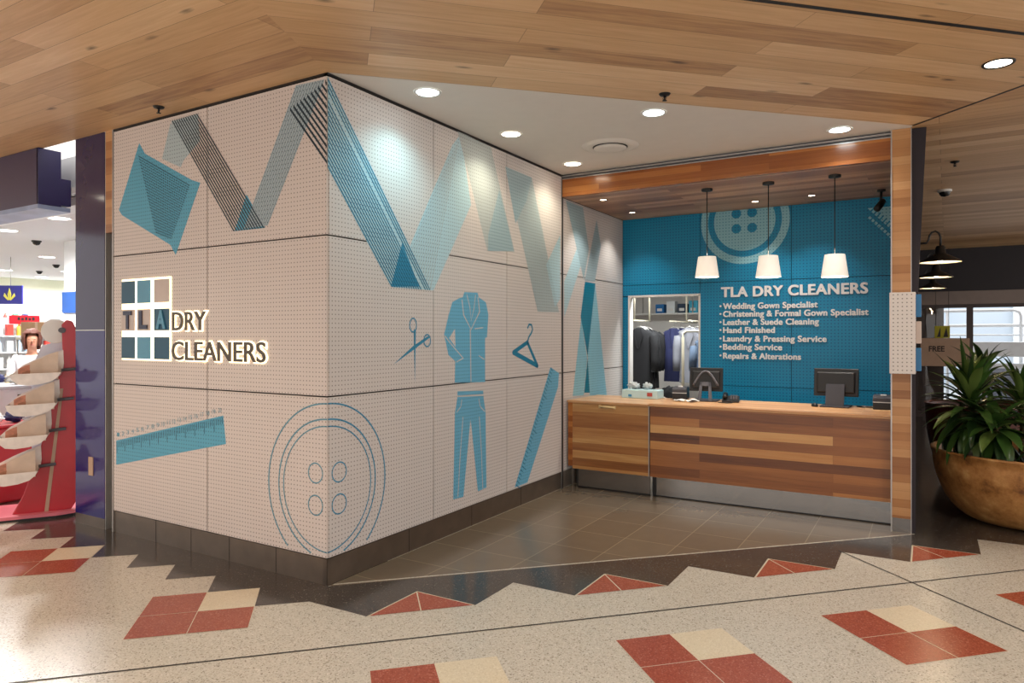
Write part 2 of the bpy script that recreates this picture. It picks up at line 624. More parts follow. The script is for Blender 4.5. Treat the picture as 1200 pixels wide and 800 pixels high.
# measured outlines on the walls, metres
DATA = {
'kite': [(-2.115,3.215),(-2.036,3.118),(-1.428,2.835),(-1.325,2.803),(-1.63,2.274),(-1.696,2.358),(-2.361,2.65),(-2.405,2.697)],
'kite_in': [(-2.131,3.123),(-1.449,2.804),(-1.619,2.459),(-1.685,2.39),(-1.886,2.459),(-2.107,2.988)],
'a1': [(-1.696,3.312),(-1.459,3.093),(-1.566,2.949),(-1.807,3.046)],
'a2': [(-1.685,3.324),(-1.355,3.33),(-0.601,2.405),(-0.95,2.407)],
'a3': [(-0.293,3.348),(-0.02,3.337),(-0.575,2.42),(-0.828,2.416)],
'a4': [(-0.368,3.181),(-0.001,3.317),(-0.001,2.75)],
'ruler_a': [(-2.445,0.771),(-1.058,1.062),(-1.026,0.855),(-2.445,0.568)],
'b1': [(0.007,2.751),(0.011,3.354),(1.113,2.009),(0.631,2.008)],
'b2': [(0.65,2.003),(1.146,2.011),(1.678,2.778),(1.525,3.353),(1.402,3.23),(1.146,2.816)],
'b3': [(1.475,3.369),(1.993,3.353),(2.416,2.449),(1.936,2.407)],
'b3i': [(2.139,2.994),(2.353,2.564),(2.4,2.455),(1.95,2.408),(1.95,2.554)],
'b4': [(2.244,3.228),(2.75,3.223),(3.348,1.897),(2.874,1.892)],
'b4i': [(2.244,3.228),(2.75,3.223),(2.647,2.976),(2.432,2.72)],
'b5': [(3.057,2.382),(3.378,2.731),(3.378,2.044),(3.249,1.948)],
'r0': [(3.47,1.844),(3.972,2.56),(3.858,2.713),(3.47,2.233)],
'r1': [(3.511,3.12),(3.949,3.114),(4.112,2.653),(3.972,2.286)],
'r2': [(4.331,3.032),(4.457,2.731),(4.281,2.287),(3.995,2.278)],
'tie': [(4.006,2.269),(4.294,2.268),(4.077,1.413),(3.889,1.863)],
'sk1': [(3.903,1.844),(4.065,1.383),(3.972,0.965),(3.681,0.977)],
'sk2': [(4.294,2.268),(4.639,0.916),(4.136,0.953),(4.077,1.413)],
'tie2': [(4.077,1.383),(4.136,0.983),(3.983,0.994)],
'blade1': [(0.896,1.696),(0.923,1.696),(0.918,1.571),(0.911,1.282),(0.898,1.571)],
'blade2': [(1.078,1.647),(1.098,1.634),(0.918,1.551),(0.656,1.434),(0.889,1.57)],
'rings': [[(0.888,1.729),(0.936,1.729),(0.888,1.676)],[(1.063,1.61),(1.113,1.616),(1.063,1.563)]],
'jacket': [(1.576,2.02),(1.779,2.025),(1.797,1.987),(1.913,1.946),(1.955,1.836),(1.931,1.635),(1.9,1.628),(1.9,1.236),(1.435,1.256),(1.447,1.529),(1.44,1.709),(1.47,1.904),(1.505,1.966),(1.552,1.975)],
'arm': [(1.505,1.966),(1.401,1.928),(1.345,1.807),(1.286,1.656),(1.319,1.571),(1.345,1.491),(1.447,1.433),(1.552,1.462),(1.493,1.515),(1.356,1.629),(1.44,1.709),(1.47,1.904)],
'jl0': [(1.54,1.954),(1.564,1.826),(1.677,1.702),(1.81,1.86),(1.784,1.986)],
'jl1': [(1.665,1.704),(1.675,1.249)],
'jl2': [(1.734,1.709),(1.866,1.72)],
'jl3': [(1.797,1.474),(1.887,1.436)],
'jl4': [(1.611,2.005),(1.66,1.891),(1.677,1.774),(1.722,1.886),(1.746,2.005)],
'jl5': [(1.294,1.649),(1.379,1.583),(1.552,1.462)],
'jl6': [(1.458,1.428),(1.564,1.459)],
'waist': [(1.475,1.182),(1.867,1.161),(1.872,1.13),(1.475,1.147)],
'trou': [(1.475,1.134),(1.872,1.115),(1.908,0.964),(1.922,0.292),(1.785,0.283),(1.684,0.86),(1.668,0.928),(1.562,0.279),(1.414,0.287),(1.438,1.002)],
'tl0': [(1.555,0.962),(1.512,0.62),(1.48,0.295)],
'tl1': [(1.806,0.937),(1.839,0.616),(1.861,0.295)],
'tl2': [(1.537,1.108),(1.525,1.051),(1.463,1.007)],
'tl3': [(1.798,1.095),(1.817,1.026),(1.894,0.973)],
'hang': [(2.394,1.489),(2.665,1.583),(2.868,1.345)],
'hook': [(2.665,1.583),(2.691,1.633),(2.746,1.678),(2.769,1.713),(2.746,1.757),(2.697,1.76),(2.665,1.72)],
'ruler_b': [(3.152,1.32),(3.348,1.248),(3.328,1.103),(2.664,0.203),(2.416,0.199)],
'btnA': [(-0.566,0.636),(-0.004,1.201),(-0.107,0.73),(-0.107,0.52)],
'btnB': [(0.575,0.593),(0.003,1.201),(0.112,0.733),(0.112,0.521)],
'kb': [(1.524,3.004),(1.019,3.047),(1.524,2.5),(1.123,3.045),(1.492,2.923),(1.434,2.917),(1.615,2.913),(1.153,3.035)],
'kr': [(2.827,3.031),(3.041,3.029),(3.041,2.782)],
'kr2': [(2.871,2.906),(2.936,2.855),(3.041,2.737),(3.001,2.721)],
'head': [(1.265,2.106),(2.826,2.104),(1.265,2.224),(2.821,2.215)],
'ln0': [(1.284,1.971),(2.321,1.965),(1.246,2.0)],
'ln1': [(1.284,1.882),(2.834,1.874),(1.246,1.912)],
'ln2': [(1.284,1.773),(2.338,1.779),(1.246,1.802)],
'ln3': [(1.284,1.677),(1.868,1.691),(1.246,1.706)],
'ln4': [(1.284,1.571),(2.415,1.591),(1.246,1.6)],
'ln5': [(1.284,1.472),(1.947,1.494),(1.246,1.5)],
'ln6': [(1.284,1.36),(2.148,1.39),(1.246,1.388)],
'seams': [(1.276,2.295),(2.055,2.264),(1.794,2.324),(2.687,2.323),(0.786,1.007),(2.687,1.098)],
'sgn_tiles': [[(-2.347,2.094),(-2.164,2.091),(-2.16,1.909),(-2.347,1.91)],[(-2.125,2.096),(-1.949,2.094),(-1.945,1.91),(-2.125,1.908)],[(-1.895,2.096),(-1.696,2.091),(-1.699,1.913),(-1.895,1.912)],[(-2.347,1.854),(-2.174,1.859),(-2.174,1.694),(-2.347,1.689)],[(-2.125,1.862),(-1.949,1.862),(-1.949,1.688),(-2.125,1.686)],[(-1.895,1.865),(-1.699,1.867),(-1.699,1.687),(-1.895,1.687)],[(-2.347,1.636),(-2.164,1.636),(-2.16,1.462),(-2.347,1.456)],[(-2.125,1.636),(-1.949,1.64),(-1.945,1.466),(-2.125,1.46)],[(-1.895,1.64),(-1.699,1.644),(-1.699,1.467),(-1.895,1.464)]],
'dry': [(-1.65,1.692),(-1.24,1.696),(-1.65,1.831),(-1.24,1.834)],
'cleaners': [(-1.654,1.462),(-0.578,1.464),(-1.654,1.598),(-0.578,1.6)],
}
# ================================================================== MATERIAL LIBRARY
H2 = math.sqrt(.5)
OAK = ['#94694a', '#bd9468', '#cda679', '#d8b388', '#e6c59c']
wood('oak_along_front', OAK, (1, 0, 0), (0, 1, 0), .19, 2.3, .42, .55, knots=.8, gap='#6f4c2e', gapw=.0012, gscale=1.25)
wood('oak_along_diagonal', OAK, (H2, H2, 0), (-H2, H2, 0), .19, 2.3, .42, .55, knots=.8, gap='#6f4c2e', gapw=.0012, gscale=1.25)
wood('oak_side', OAK, (.999, -.02, 0), (.02, .999, 0), .19, 2.3, .45, .55, knots=.5, gap='#5a3f2a', gapw=.0012, gscale=1.25)
GUM = ['#4f2916', '#7f4a26', '#a76a39', '#bd8048', '#d3a066']
wood('gum_front', GUM, (1, .01, 0), (0, 0, 1), .083, 1.9, .3, .32, gapw=.0006, gap='#5a2f18', coat=.15)
wood('gum_gate', ['#70421f', '#925b2e', '#a9723e', '#bd8a52', '#cfa36a'], (1, .01, 0), (0, 0, 1), .083, 3.1, .3, .6, gapw=.0006, gap='#7a4a28', coat=.15, gscale=.8)
wood('gum_beam', ['#7e4420', '#9d5a2b', '#b87338', '#c98647'], (1, 0, .02), (0, 0, 1), .06, 1.7, .26, .45, gapw=.0005, gap='#6a3718', coat=.3)
wood('gum_post', ['#8f5a32', '#ab7646', '#bb8756', '#cc9d6c'], (0, 1, 0), (0, 0, 1), .07, 1.4, .35, .4, gapw=.0005, gap='#7a4b2a')
wood('gum_soffit', ['#8a6148', '#a67b5e', '#bd9270', '#cfa684'], (1, 0, 0), (0, 1, 0), .11, 1.8, .38, .4, gapw=.0008, gap='#4a3020')
wood('gum_top', ['#b57f50', '#c89464', '#d5a678', '#dfb68c'], (1, 0, 0), (0, 1, 0), .09, 2.2, .3, .4, gapw=.0005, gap='#a06d42')
speckle('terrazzo', '#c9c2b5', [(.55, '#bdb5a7'), (.74, '#d3ccc0'), (.9, '#a39a8d'), (.965, '#8c8377'), (.985, '#e2dcd2')], 150, .24)
speckle('terrazzo_pale', '#ddd0b6', [(.7, '#d4c6ac'), (.9, '#e4d9c2')], 150, .24)
speckle('terrazzo_red', '#a04e39', [(.55, '#934431'), (.8, '#ac5a44'), (.94, '#b86d57')], 150, .24)
speckle('granite', '#453f3b', [(.5, '#4f4844'), (.75, '#3a3431'), (.95, '#5d5550'), (.988, '#7d756d')], 150, .16, blotch=.12)
tiles('shop_tiles', '#716354', '#7a6c5c', '#95866f', 0, .255, .425, .445, .2, mortar=.0035)
tiles('store_vinyl', '#8d8580', '#989089', '#7d7670', 0, 0, .6, .6, .18, mortar=.002)
peg('peg_front', '#d6cbc5', '#857b75', 'X')  # pinker than peg_left: the warmer light on this wall is put into the colour
peg('peg_left', '#d6d0cd', '#87807c', 'Y')
TEAL = '#0a86b2'
peg('peg_teal', TEAL, '#085c88', 'X', rough=.4, pitch=.036, rad=.2)
peg('peg_sign', '#dcd5d0', '#8e8782', 'X', rough=.4, pitch=.0325, rad=.17, origin=(3.13, 1.35))
INK = dict(teal='#58a6c2', deep='#1d5a70', slate='#a9b9c0', line='#17313f', mist='#aebfc4', cyan='#0f6f94', cyanpale='#b4d3dd',
           sky='#6cb4d5', skydark='#3b8fb4', grey='#b7c0c0', greyblue='#9fb9c2', tie='#0a7c9b', ice='#8cc4d8', hang='#1f83a8',
           white='#d3cdc9', outline='#5d93a6')
for k_, h_ in INK.items():
    hole = tuple(int(h_[i:i + 2], 16) for i in (1, 3, 5))
    dk = '#%02x%02x%02x' % tuple(int(x * .62) for x in hole)
    peg('ink_front_' + k_, h_, dk, 'X')
    peg('ink_left_' + k_, h_, dk, 'Y')
peg('ink_back_pale', '#8cc3d3', '#4f93aa', 'X', pitch=.036, rad=.2)
M = MATS
plain('core', '#26211f', .8)
plain('black', '#121112', .45)
plain('black_gloss', '#0e0e10', .2)
plain('white_paint', '#dcd7d2', .6, vary=.02)
plain('white_gloss', '#e8e6e2', .3, vary=.02)
plain('soffit_white', '#dcd7d1', .7, vary=.02)
plain('letter_white', '#efeff0', .45, vary=.01)
plain('steel', '#8c8782', .22, metal=.9, vary=.05)
plain('steel_dark', '#776b60', .28, metal=.65, vary=.12)
plain('steel_mirror', '#a3a09c', .13, metal=.95, vary=.05)
plain('aluminium', '#b9b6b2', .35, metal=.7)
plain('brass', '#e3c690', .35, metal=.3)
plain('navy_panel', '#241c50', .35, vary=.05)
plain('purple_panel', '#33264a', .35, vary=.05)
plain('indigo_glass', '#2c2048', .1, spec=.4, vary=.05)
plain('indigo_low', '#2b2268', .1, spec=.4, vary=.05)
plain('dark_wall', '#241d26', .6, vary=.1)
plain('bulkhead_dark', '#1d1820', .5, vary=.08)
plain('bronze_frame', '#4a4140', .45, metal=.3)
plain('charcoal', '#35343a', .45)
plain('charcoal_light', '#56555b', .5)
plain('red_plastic', '#b81e2b', .3, vary=.04, coat=.2)
plain('pink_plastic', '#d97482', .35)
plain('tray_plastic', '#d6ccc2', .25, vary=.05)
glow('lamp_cool', '#eafcff', 12)
glow('lamp_warm', '#fff0d8', 12)
glow('lamp_store', '#ffffff', 8)
glow('halo', '#ffe9bd', 1.9)
glow('bulb_small', '#ffe6c8', 14)

def fnA(a, b, d): return (a, -d, b)
def fnB(a, b, d): return (d, a, b)
BY = 5.165
def fnK(a, b, d): return (a, BY - d, b)

# ================================================================== FLOOR
fl = MB()
FM = [M['terrazzo'], M['terrazzo_pale'], M['terrazzo_red'], M['granite'], M['shop_tiles'], M['store_vinyl'], M['core'], M['terrazzo_pale']]
fl.box(-18, -8, -.08, 10, 20, 0, 0)
def fp(pts, mi, z): fl.poly([(x, y, z) for x, y in pts], mi)
# dark granite border with its zigzag edge towards the mall
zig = []
for k in range(-12, 1):
    zig += [(-.357 + .4535 * k, -.245), (-.132 + .4535 * k, -.467)]
stair = []
SX, SY = .4535, .4625
for k in range(0, 9):
    stair += [(.559 + SX * k, -.235 + SY * k), (.559 + SX * k, -.235 + SY * (k + 1))]
edge = zig + [(.097, -.245)] + stair
border = edge + [(.559 + SX * 9, 6.0), (4.64, 14.0), (3.0, 14.0), (3.0, 3.38), (3.30, 3.38), (0, 0), (0, .6), (-2.6, .6), (-2.6, 1.0), (-6.2, 1.0)]
fp(border, 3, .0010)
for k in range(0, 8, 2):
    x, y = .559 + SX * k, -.235 + SY * k
    fp([(x + .012, y + .012), (x + .012, y + SY), (x + SX - .012, y + SY)], 2, .0016)
    fp([(x + .004, y - .004), (x + .004, y + SY + .008), (x + .012, y + SY + .004), (x + .012, y)], 1, .0014)
    fp([(x, y + SY + .008), (x + SX, y + SY + .008), (x + SX - .01, y + SY), (x + .012, y + SY)], 1, .0014)
    fp([(x + .004, y + SY - .004), (x + .010, y + SY), (x + SX / 2 + .004, y + SY / 2 - .004), (x + SX / 2 - .004, y + SY / 2 - .006)], 1, .0021)
# diamond clusters: three red and one pale tile
HD = .2265
def diamond(cx, cy, mi):
    h = HD - .003
    fp([(cx, cy + h), (cx + h, cy), (cx, cy - h), (cx - h, cy)], mi, .0016)
def cluster(tx, ty):
    fp([(tx, ty), (tx + 2 * HD, ty - 2 * HD), (tx, ty - 4 * HD), (tx - 2 * HD, ty - 2 * HD)], 1, .0012)
    diamond(tx, ty - HD, 1)
    diamond(tx - HD, ty - 2 * HD, 2)
    diamond(tx + HD, ty - 2 * HD, 2)
    diamond(tx, ty - 3 * HD, 2)
for tx, ty in [(-.357, -.245), (-2.171, -.25), (-3.985, -.25), (1.487, -.275), (2.392, .668), (3.300, 1.600), (4.21, 2.53), (5.12, 3.46)]:
    cluster(tx, ty)
# shop floor tiles up to the 45 degree threshold
fp([(0.02, .02), (3.30, 3.38), (3.13, 3.45), (3.13, 5.165), (0, 5.165), (0, .02)], 4, .0012)
fp([(0.01, .035), (3.30, 3.363), (3.29, 3.38), (0.01, .058)], 0, .0018)
# movement joints in the terrazzo
def joint(a, b, w=.011, mi=6):
    dx, dy = b[0] - a[0], b[1] - a[1]
    l = math.hypot(dx, dy)
    nx, ny = -dy / l * w / 2, dx / l * w / 2
    fp([(a[0] + nx, a[1] + ny), (b[0] + nx, b[1] + ny), (b[0] - nx, b[1] - ny), (a[0] - nx, a[1] - ny)], mi, .0024)
joint((-6.2, -7.72), (6.2, 5.04))
joint((2.80, 2.566), (9.0, -3.77))
# pharmacy floor
fp([(-18, 1.0), (-2.6, 1.0), (-2.6, 9), (-18, 9)], 5, .0012)
struct(fl.build('floor', FM))

# ================================================================== CEILINGS
ce = MB()
CM = [M['oak_along_front'], M['oak_along_diagonal'], M['oak_side'], M['black']]
Z = 3.38
def cp(pts, mi, z=Z, t=.04):
    ce.prism(pts, lambda a, b, d: (a, b, z + d), 0, t, mi)
cp([(0, 0), (3.04, -7), (-9, -7), (-9, .0)], 0)
cp([(0, 0), (3.285, 3.315), (3.335, 3.265), (9.3, -2.7), (9.3, -7), (3.04, -7)], 1)
cp([(3.285, 3.315), (3.10, 3.9), (3.0, 13.2), (9.3, 13.2), (9.3, -2.7), (3.335, 3.265)], 2)
def gap(a, b, w=.022):
    dx, dy = b[0] - a[0], b[1] - a[1]
    l = math.hypot(dx, dy)
    nx, ny = -dy / l * w / 2, dx / l * w / 2
    cp([(a[0] + nx, a[1] + ny), (b[0] + nx, b[1] + ny), (b[0] - nx, b[1] - ny), (a[0] - nx, a[1] - ny)], 3, Z - .002, .01)
gap((3.285, 3.315), (9.2, -2.6))
gap((-3.8, -5.86), (6.05, .66 + 3.56 - .46), .03)
struct(ce.build('ceiling', CM))
so = MB()
so.prism([(-.02, -.0), (0, 3.47), (3.3, 3.47), (3.285, 3.315)], lambda a, b, d: (a, b, Z + .001 + d), 0, .04, 0)
struct(so.build('ceiling', M['soffit_white']))
# timber soffit over the counter
si = MB()
si.box(0, 3.45, 3.142, 3.13, 5.2, 3.2)
struct(si.build('ceiling', M['gum_soffit']))

# ================================================================== PANELLED WALLS
ZS = [.179, 1.246, 2.313, 3.363]
def panel_wall(name, core_box, spans, fn, mat, mat_core, zs=ZS, t=.016, g=.005):
    c = MB().box(*core_box)
    root = struct(c.build(name, mat_core))
    for a0, a1, zz in spans:
        for z0, z1 in zip(zz[:-1], zz[1:]):
            p = MB()
            P = [(a0 + g, z0 + g), (a1 - g, z0 + g), (a1 - g, z1 - g), (a0 + g, z1 - g)]
            p.prism(P, fn, -t, 0)
            p.build('wall_panel', mat, root)
    return root

wall_front = panel_wall('wall_front', (-2.487, .017, .05, -.017, .12, 3.38), [(-2.487, -1.243, ZS), (-1.243, -.0, ZS)], fnA, M['peg_front'], M['core'])
zr = [.179, 1.246, 2.313, 3.14]
wall_left = panel_wall('wall_left', (-.12, .017, .05, -.017, 5.20, 3.38), [(.013, 1.146, ZS), (1.146, 2.275, ZS), (2.275, 3.405, ZS), (3.428, 5.163, zr)], fnB, M['peg_left'], M['core'])

PRN = [0]

def pr(root, name, layers, side, fn, label=None):
    """a printed motif on the perforated boards: layers = [(ink, [polygons], depth)]"""
    mb = MB()
    mats = []
    PRN[0] += 1
    for ink, polys, d in layers:
        mt = M['ink_%s_%s' % (side, ink)]
        if mt not in mats:
            mats.append(mt)
        for i, P in enumerate(polys):
            dd = d + (PRN[0] % 5) * .0001 + (i % 3) * .00004
            mb.poly([fn(a, b, dd) for a, b in P], mats.index(mt))
    o = mb.build(name, mats, root)
    if label:
        o['label'] = label
    return o

def lines_quad(a0, a1, b0, b1, n, w, skip=()):
    """n thin quads fanned between line a0->b0 and line a1->b1"""
    out = []
    for i in range(n):
        if i in skip:
            continue
        t0, t1 = (i + .5 - w / 2) / n, (i + .5 + w / 2) / n
        L = lambda p, q, t: (p[0] + (q[0] - p[0]) * t, p[1] + (q[1] - p[1]) * t)
        out.append([L(a0, a1, t0), L(a0, a1, t1), L(b0, b1, t1), L(b0, b1, t0)])
    return out

def stroke(pts, w):
    mb = MB().strip(pts, w, lambda a, b, d: (a, b, 0), 0)
    return [[(mb.v[i][0], mb.v[i][1]) for i in f] for f in mb.f]

def ring(cx, cz, rx, rz, w, n=48, a0=0, a1=2 * PI):
    out = []
    for i in range(n):
        t0, t1 = a0 + (a1 - a0) * i / n, a0 + (a1 - a0) * (i + 1) / n
        c = lambda t, k: (cx + (rx + k) * math.cos(t), cz + (rz + k) * math.sin(t))
        out.append([c(t0, -w / 2), c(t1, -w / 2), c(t1, w / 2), c(t0, w / 2)])
    return out

D1, D2, D3 = .0008, .0014, .0020
F = 'front'
# kite of folded cloth
kin = DATA['kite_in']
pr(wall_front, 'folded_cloth_print', [('teal', [DATA['kite']], D1),
   ('deep', lines_quad((-2.131, 3.123), (-1.886, 2.459), (-1.449, 2.804), (-1.685, 2.40), 26, .45), D2),
   ('teal', lines_quad((-2.1, 3.09), (-1.47, 2.80), (-1.87, 2.46), (-1.69, 2.40), 22, .3), D3)], F, fnA, 'teal folded cloth print with darker ruled centre')
pr(wall_front, 'ribbon_print', [('mist', [DATA['a1']], D1)], F, fnA, 'pale grey ribbon print')
a2 = DATA['a2']
pr(wall_front, 'ribbon_print', [('mist', [[a2[0], a2[1], (-1.33, 3.12), (-1.56, 2.98)]], D1), ('teal', [[(-.80, 2.66), (-.601, 2.405), (-.93, 2.407)]], D1),
   ('line', lines_quad(a2[0], a2[1], a2[3], a2[2], 12, .5), D2)], F, fnA, 'dark striped ribbon print')
a3 = DATA['a3']
pr(wall_front, 'ribbon_print', [('slate', [a3], D1), ('deep', lines_quad(a3[0], a3[1], a3[3], a3[2], 11, .14), D2)], F, fnA, 'grey ruled ribbon print')
# dark stripes reaching the corner
a4l = []
for i in range(11):
    t = (i + .5) / 11
    x, z = -.368 + t * .367, 3.181 + t * .136
    L = (-x - .001)
    dz = L * 1.174
    w = .0225
    a4l.append([(x, z), (x + .001, z + w), (-.001, z + w - dz), (-.001, z - dz)])
pr(wall_front, 'ribbon_print', [('line', a4l, D3)], F, fnA, 'heavy dark stripes running to the corner')
# ruler
ra = DATA['ruler_a']
rl = [('teal', [ra], D1)]
tk = []
for i in range(60):
    t = (i + .5) / 60
    x, z = ra[0][0] + t * (ra[1][0] - ra[0][0]), ra[0][1] + t * (ra[1][1] - ra[0][1])
    h = (.105 if i % 5 == 0 else .06)
    tk.append([(x - .004, z - .012), (x + .004, z - .012), (x + .006, z - h), (x - .002, z - h)])
rl.append(('deep', tk, D2))
nb = MB()
o_r = pr(wall_front, 'ruler_print', rl, F, fnA, 'teal ruler print')
for i in range(20):
    t = (i + .4) / 20
    x, z = ra[0][0] + t * (ra[1][0] - ra[0][0]), ra[0][1] + t * (ra[1][1] - ra[0][1])
    fit_text(nb, str(i + 1), x - .016, x + .022, z + .03, .032, fnA, 0.0, 0)
nb.v = [(v[0], -D2, v[2]) for v in nb.v]
nb.build('ruler_numbers', M['ink_front_outline'], o_r)
# button outline wrapping round the corner
def clipz(polys, zlo=.185, sgn=None):
    return [p for p in polys if min(q[1] for q in p) > zlo]
for root, side, fn, sg in ((wall_front, 'front', fnA, -1), (wall_left, 'left', fnB, 1)):
    ply = []
    for R, w in ((.565, .011), (.462, .011), (.415, .009)):
        a0, a1 = (PI / 2, 3 * PI / 2) if sg < 0 else (-PI / 2, PI / 2)
        ply += ring(0, .636, R, R, w, 48, a0, a1)
    if sg > 0:
        ply = [[(max(a, .004), b) for a, b in p] for p in ply]
    for hz in (.735, .521):
        ply += ring(sg * .108, hz, .066, .066, .009, 28)
    pr(root, 'button_print', [('outline' if sg < 0 else 'skydark', clipz(ply), D1)], side, fn, 'outlined coat button print, %s half' % ('left' if sg < 0 else 'right'))

L_ = 'left'
b1 = DATA['b1']
pr(wall_left, 'ribbon_print', [('cyanpale', [[(.004, 2.751), (.004, 3.354), b1[2], b1[3]]], D1), ('cyan', lines_quad((.004, 2.751), (.004, 3.354), b1[3], b1[2], 17, .48, skip=(13,)), D2),
   ('skydark', [[(.631, 2.008), (.76, 2.35), (.96, 2.03)]], D1 + .0002)], L_, fnB, 'broad teal striped ribbon print')
b2 = DATA['b2']
pr(wall_left, 'ribbon_print', [('cyanpale', [[b2[0], b2[1], b2[2], b2[3], b2[4], b2[5]]], D1 - .0003), ('mist', lines_quad((1.15, 2.80), (1.5, 3.3), (.72, 2.05), (1.12, 2.02), 12, .3), D1)], L_, fnB, 'faint pale blue ribbon print')
pr(wall_left, 'ribbon_print', [('grey', [DATA['b3']], D1), ('greyblue', [DATA['b3i']], D2)], L_, fnB, 'pale grey folded ribbon print')
pr(wall_left, 'ribbon_print', [('grey', [DATA['b4']], D1), ('greyblue', [DATA['b4i']], D2), ('greyblue', lines_quad((2.244, 3.228), (2.75, 3.223), (2.874, 1.892), (3.348, 1.897), 30, .35), D2 - .0002)], L_, fnB, 'grey blue ribbon print with dark top')
pr(wall_left, 'ribbon_print', [('cyanpale', [DATA['b5']], D1)], L_, fnB)
pr(wall_left, 'ribbon_print', [('cyanpale', [DATA['r0']], D1), ('greyblue', [DATA['r1']], D1 + .0003)], L_, fnB, 'grey blue crossed ribbon print above the counter')
pr(wall_left, 'ribbon_print', [('greyblue', [DATA['r2']], D2), ('slate', lines_quad((4.331, 3.032), (4.457, 2.731), (3.995, 2.278), (4.281, 2.287), 9, .4), D3)], L_, fnB, 'dark grey knot above the tie')
pr(wall_left, 'tie_print', [('ice', [DATA['sk1'], DATA['sk2']], D1), ('tie', [DATA['tie'], DATA['tie2']], D2)], L_, fnB, 'deep teal necktie on pale blue flare')
# scissors
sc = []
for c, a, b in DATA['rings']:
    sc += ring(c[0], c[1], abs(a[0] - c[0]) * .85, abs(b[1] - c[1]), .011, 24)
pr(wall_left, 'scissors_print', [('skydark', [DATA['blade1'], DATA['blade2']], D1), ('skydark', sc, D2)], L_, fnB, 'open pair of scissors print')
# suit
jl = []
for i in range(7):
    jl += stroke(DATA['jl%d' % i], .013 if i in (0, 1) else .009)
tl = []
for i in range(4):
    tl += stroke(DATA['tl%d' % i], .009)
pr(wall_left, 'jacket_print', [('sky', [DATA['jacket'], DATA['arm']], D1), ('white', jl, D2)], L_, fnB, 'blue suit jacket print')
pr(wall_left, 'trousers_print', [('sky', [DATA['waist'], DATA['trou']], D1), ('white', tl, D2)], L_, fnB, 'blue trousers print')
h = DATA['hang']
pr(wall_left, 'hanger_print', [('hang', stroke([h[0], h[1]], .042) + stroke([h[1], h[2]], .038) + stroke([h[2], h[0]], .046) + stroke(DATA['hook'], .022) +
    [ell(p[0], p[1], .022, .022, 16) for p in h], D1)], L_, fnB, 'blue coat hanger print')
rb = DATA['ruler_b']
tk = []
for i in range(34):
    t = (i + .5) / 34
    x, z = rb[4][0] + t * (rb[0][0] - rb[4][0]), rb[4][1] + t * (rb[0][1] - rb[4][1])
    k = .1 if i % 5 == 0 else .06
    tk.append([(x + .012, z), (x + .018, z + .009), (x + k, z - k * .52 + .009), (x + k, z - k * .52)])
pr(wall_left, 'ruler_print', [('sky', [rb], D1), ('cyan', tk, D2)], L_, fnB, 'slanted blue ruler print')

# baseboards (brushed dark steel plinths), corner trims
bb = MB().box(-2.487, .008, 0, -.008, .05, .175)
for x in (-1.9, -1.45, -1.0, -.5):
    bb.box(x - .0015, .006, 0, x + .0015, .01, .175, 1)
struct(bb.build('baseboard_front', [M['steel_dark'], M['core']]))
bb = MB().box(-.05, .008, 0, -.008, 5.16, .175)
for y in (.85, 1.7, 2.55):
    bb.box(-.01, y - .0015, 0, -.006, y + .0015, .175, 1)
struct(bb.build('baseboard_left', [M['steel_dark'], M['core']]))
tr = MB().box(-.02, 3.405, .0, .012, 3.428, 3.38, 0)
tr.box(.0, 3.40, .0, .006, 3.405, 3.38, 1)
struct(tr.build('trim_1', [M['black'], M['aluminium']]))
tr = MB()
tr.box(-2.487, -.002, 3.365, 0.002, .03, 3.379)
tr.box(-.03, -.002, 3.365, .004, 3.405, 3.379)
struct(tr.build('trim_2', M['black']))
tr = MB().box(-2.5, -.004, .0, -2.488, .12, 3.38)
struct(tr.build('trim_3', M['aluminium']))

# ================================================================== PORTAL: timber beam and post, right-hand wall
bm_ = MB()
bm_.box(0.012, 3.41, 3.152, 3.127, 3.45, 3.326, 0)
bm_.box(0.012, 3.405, 3.142, 3.127, 3.455, 3.152, 0)
struct(bm_.build('trim_4', M['gum_beam']))
bm_ = MB()
bm_.box(0.012, 3.425, 3.326, 3.127, 3.46, 3.38, 0)
bm_.box(0.012, 3.400, 3.352, 3.127, 3.426, 3.366, 1)
bm_.box(0.012, 3.406, 3.326, 3.127, 3.426, 3.336, 1)
struct(bm_.build('trim_5', [M['charcoal_light'], M['aluminium']]))
po = MB()
po.box(3.131, 3.372, .12, 3.268, 3.52, 3.38, 0)
po.box(3.121, 3.366, .0, 3.131, 3.52, 3.38, 1)
po.box(3.268, 3.366, .0, 3.274, 3.52, 3.38, 1)
po.box(3.131, 3.374, 0, 3.268, 3.52, .12, 2)
struct(po.build('trim_6', [M['gum_post'], M['aluminium'], M['steel']]))
wr = MB()
wr.prism([(3.274, 3.41), (3.302, 3.415), (3.15, 13.1), (3.0, 13.1), (3.0, 5.3), (3.131, 5.3), (3.131, 3.52), (3.274, 3.52)], lambda a, b, d: (a, b, d), 0, 3.38)
wr.prism([(3.275, 1.7), (3.305, 1.7), (3.38, 3.378), (3.275, 3.378)], lambda a, b, d: (a, d, b), 3.405, 3.46)
struct(wr.build('wall_right', M['dark_wall']))

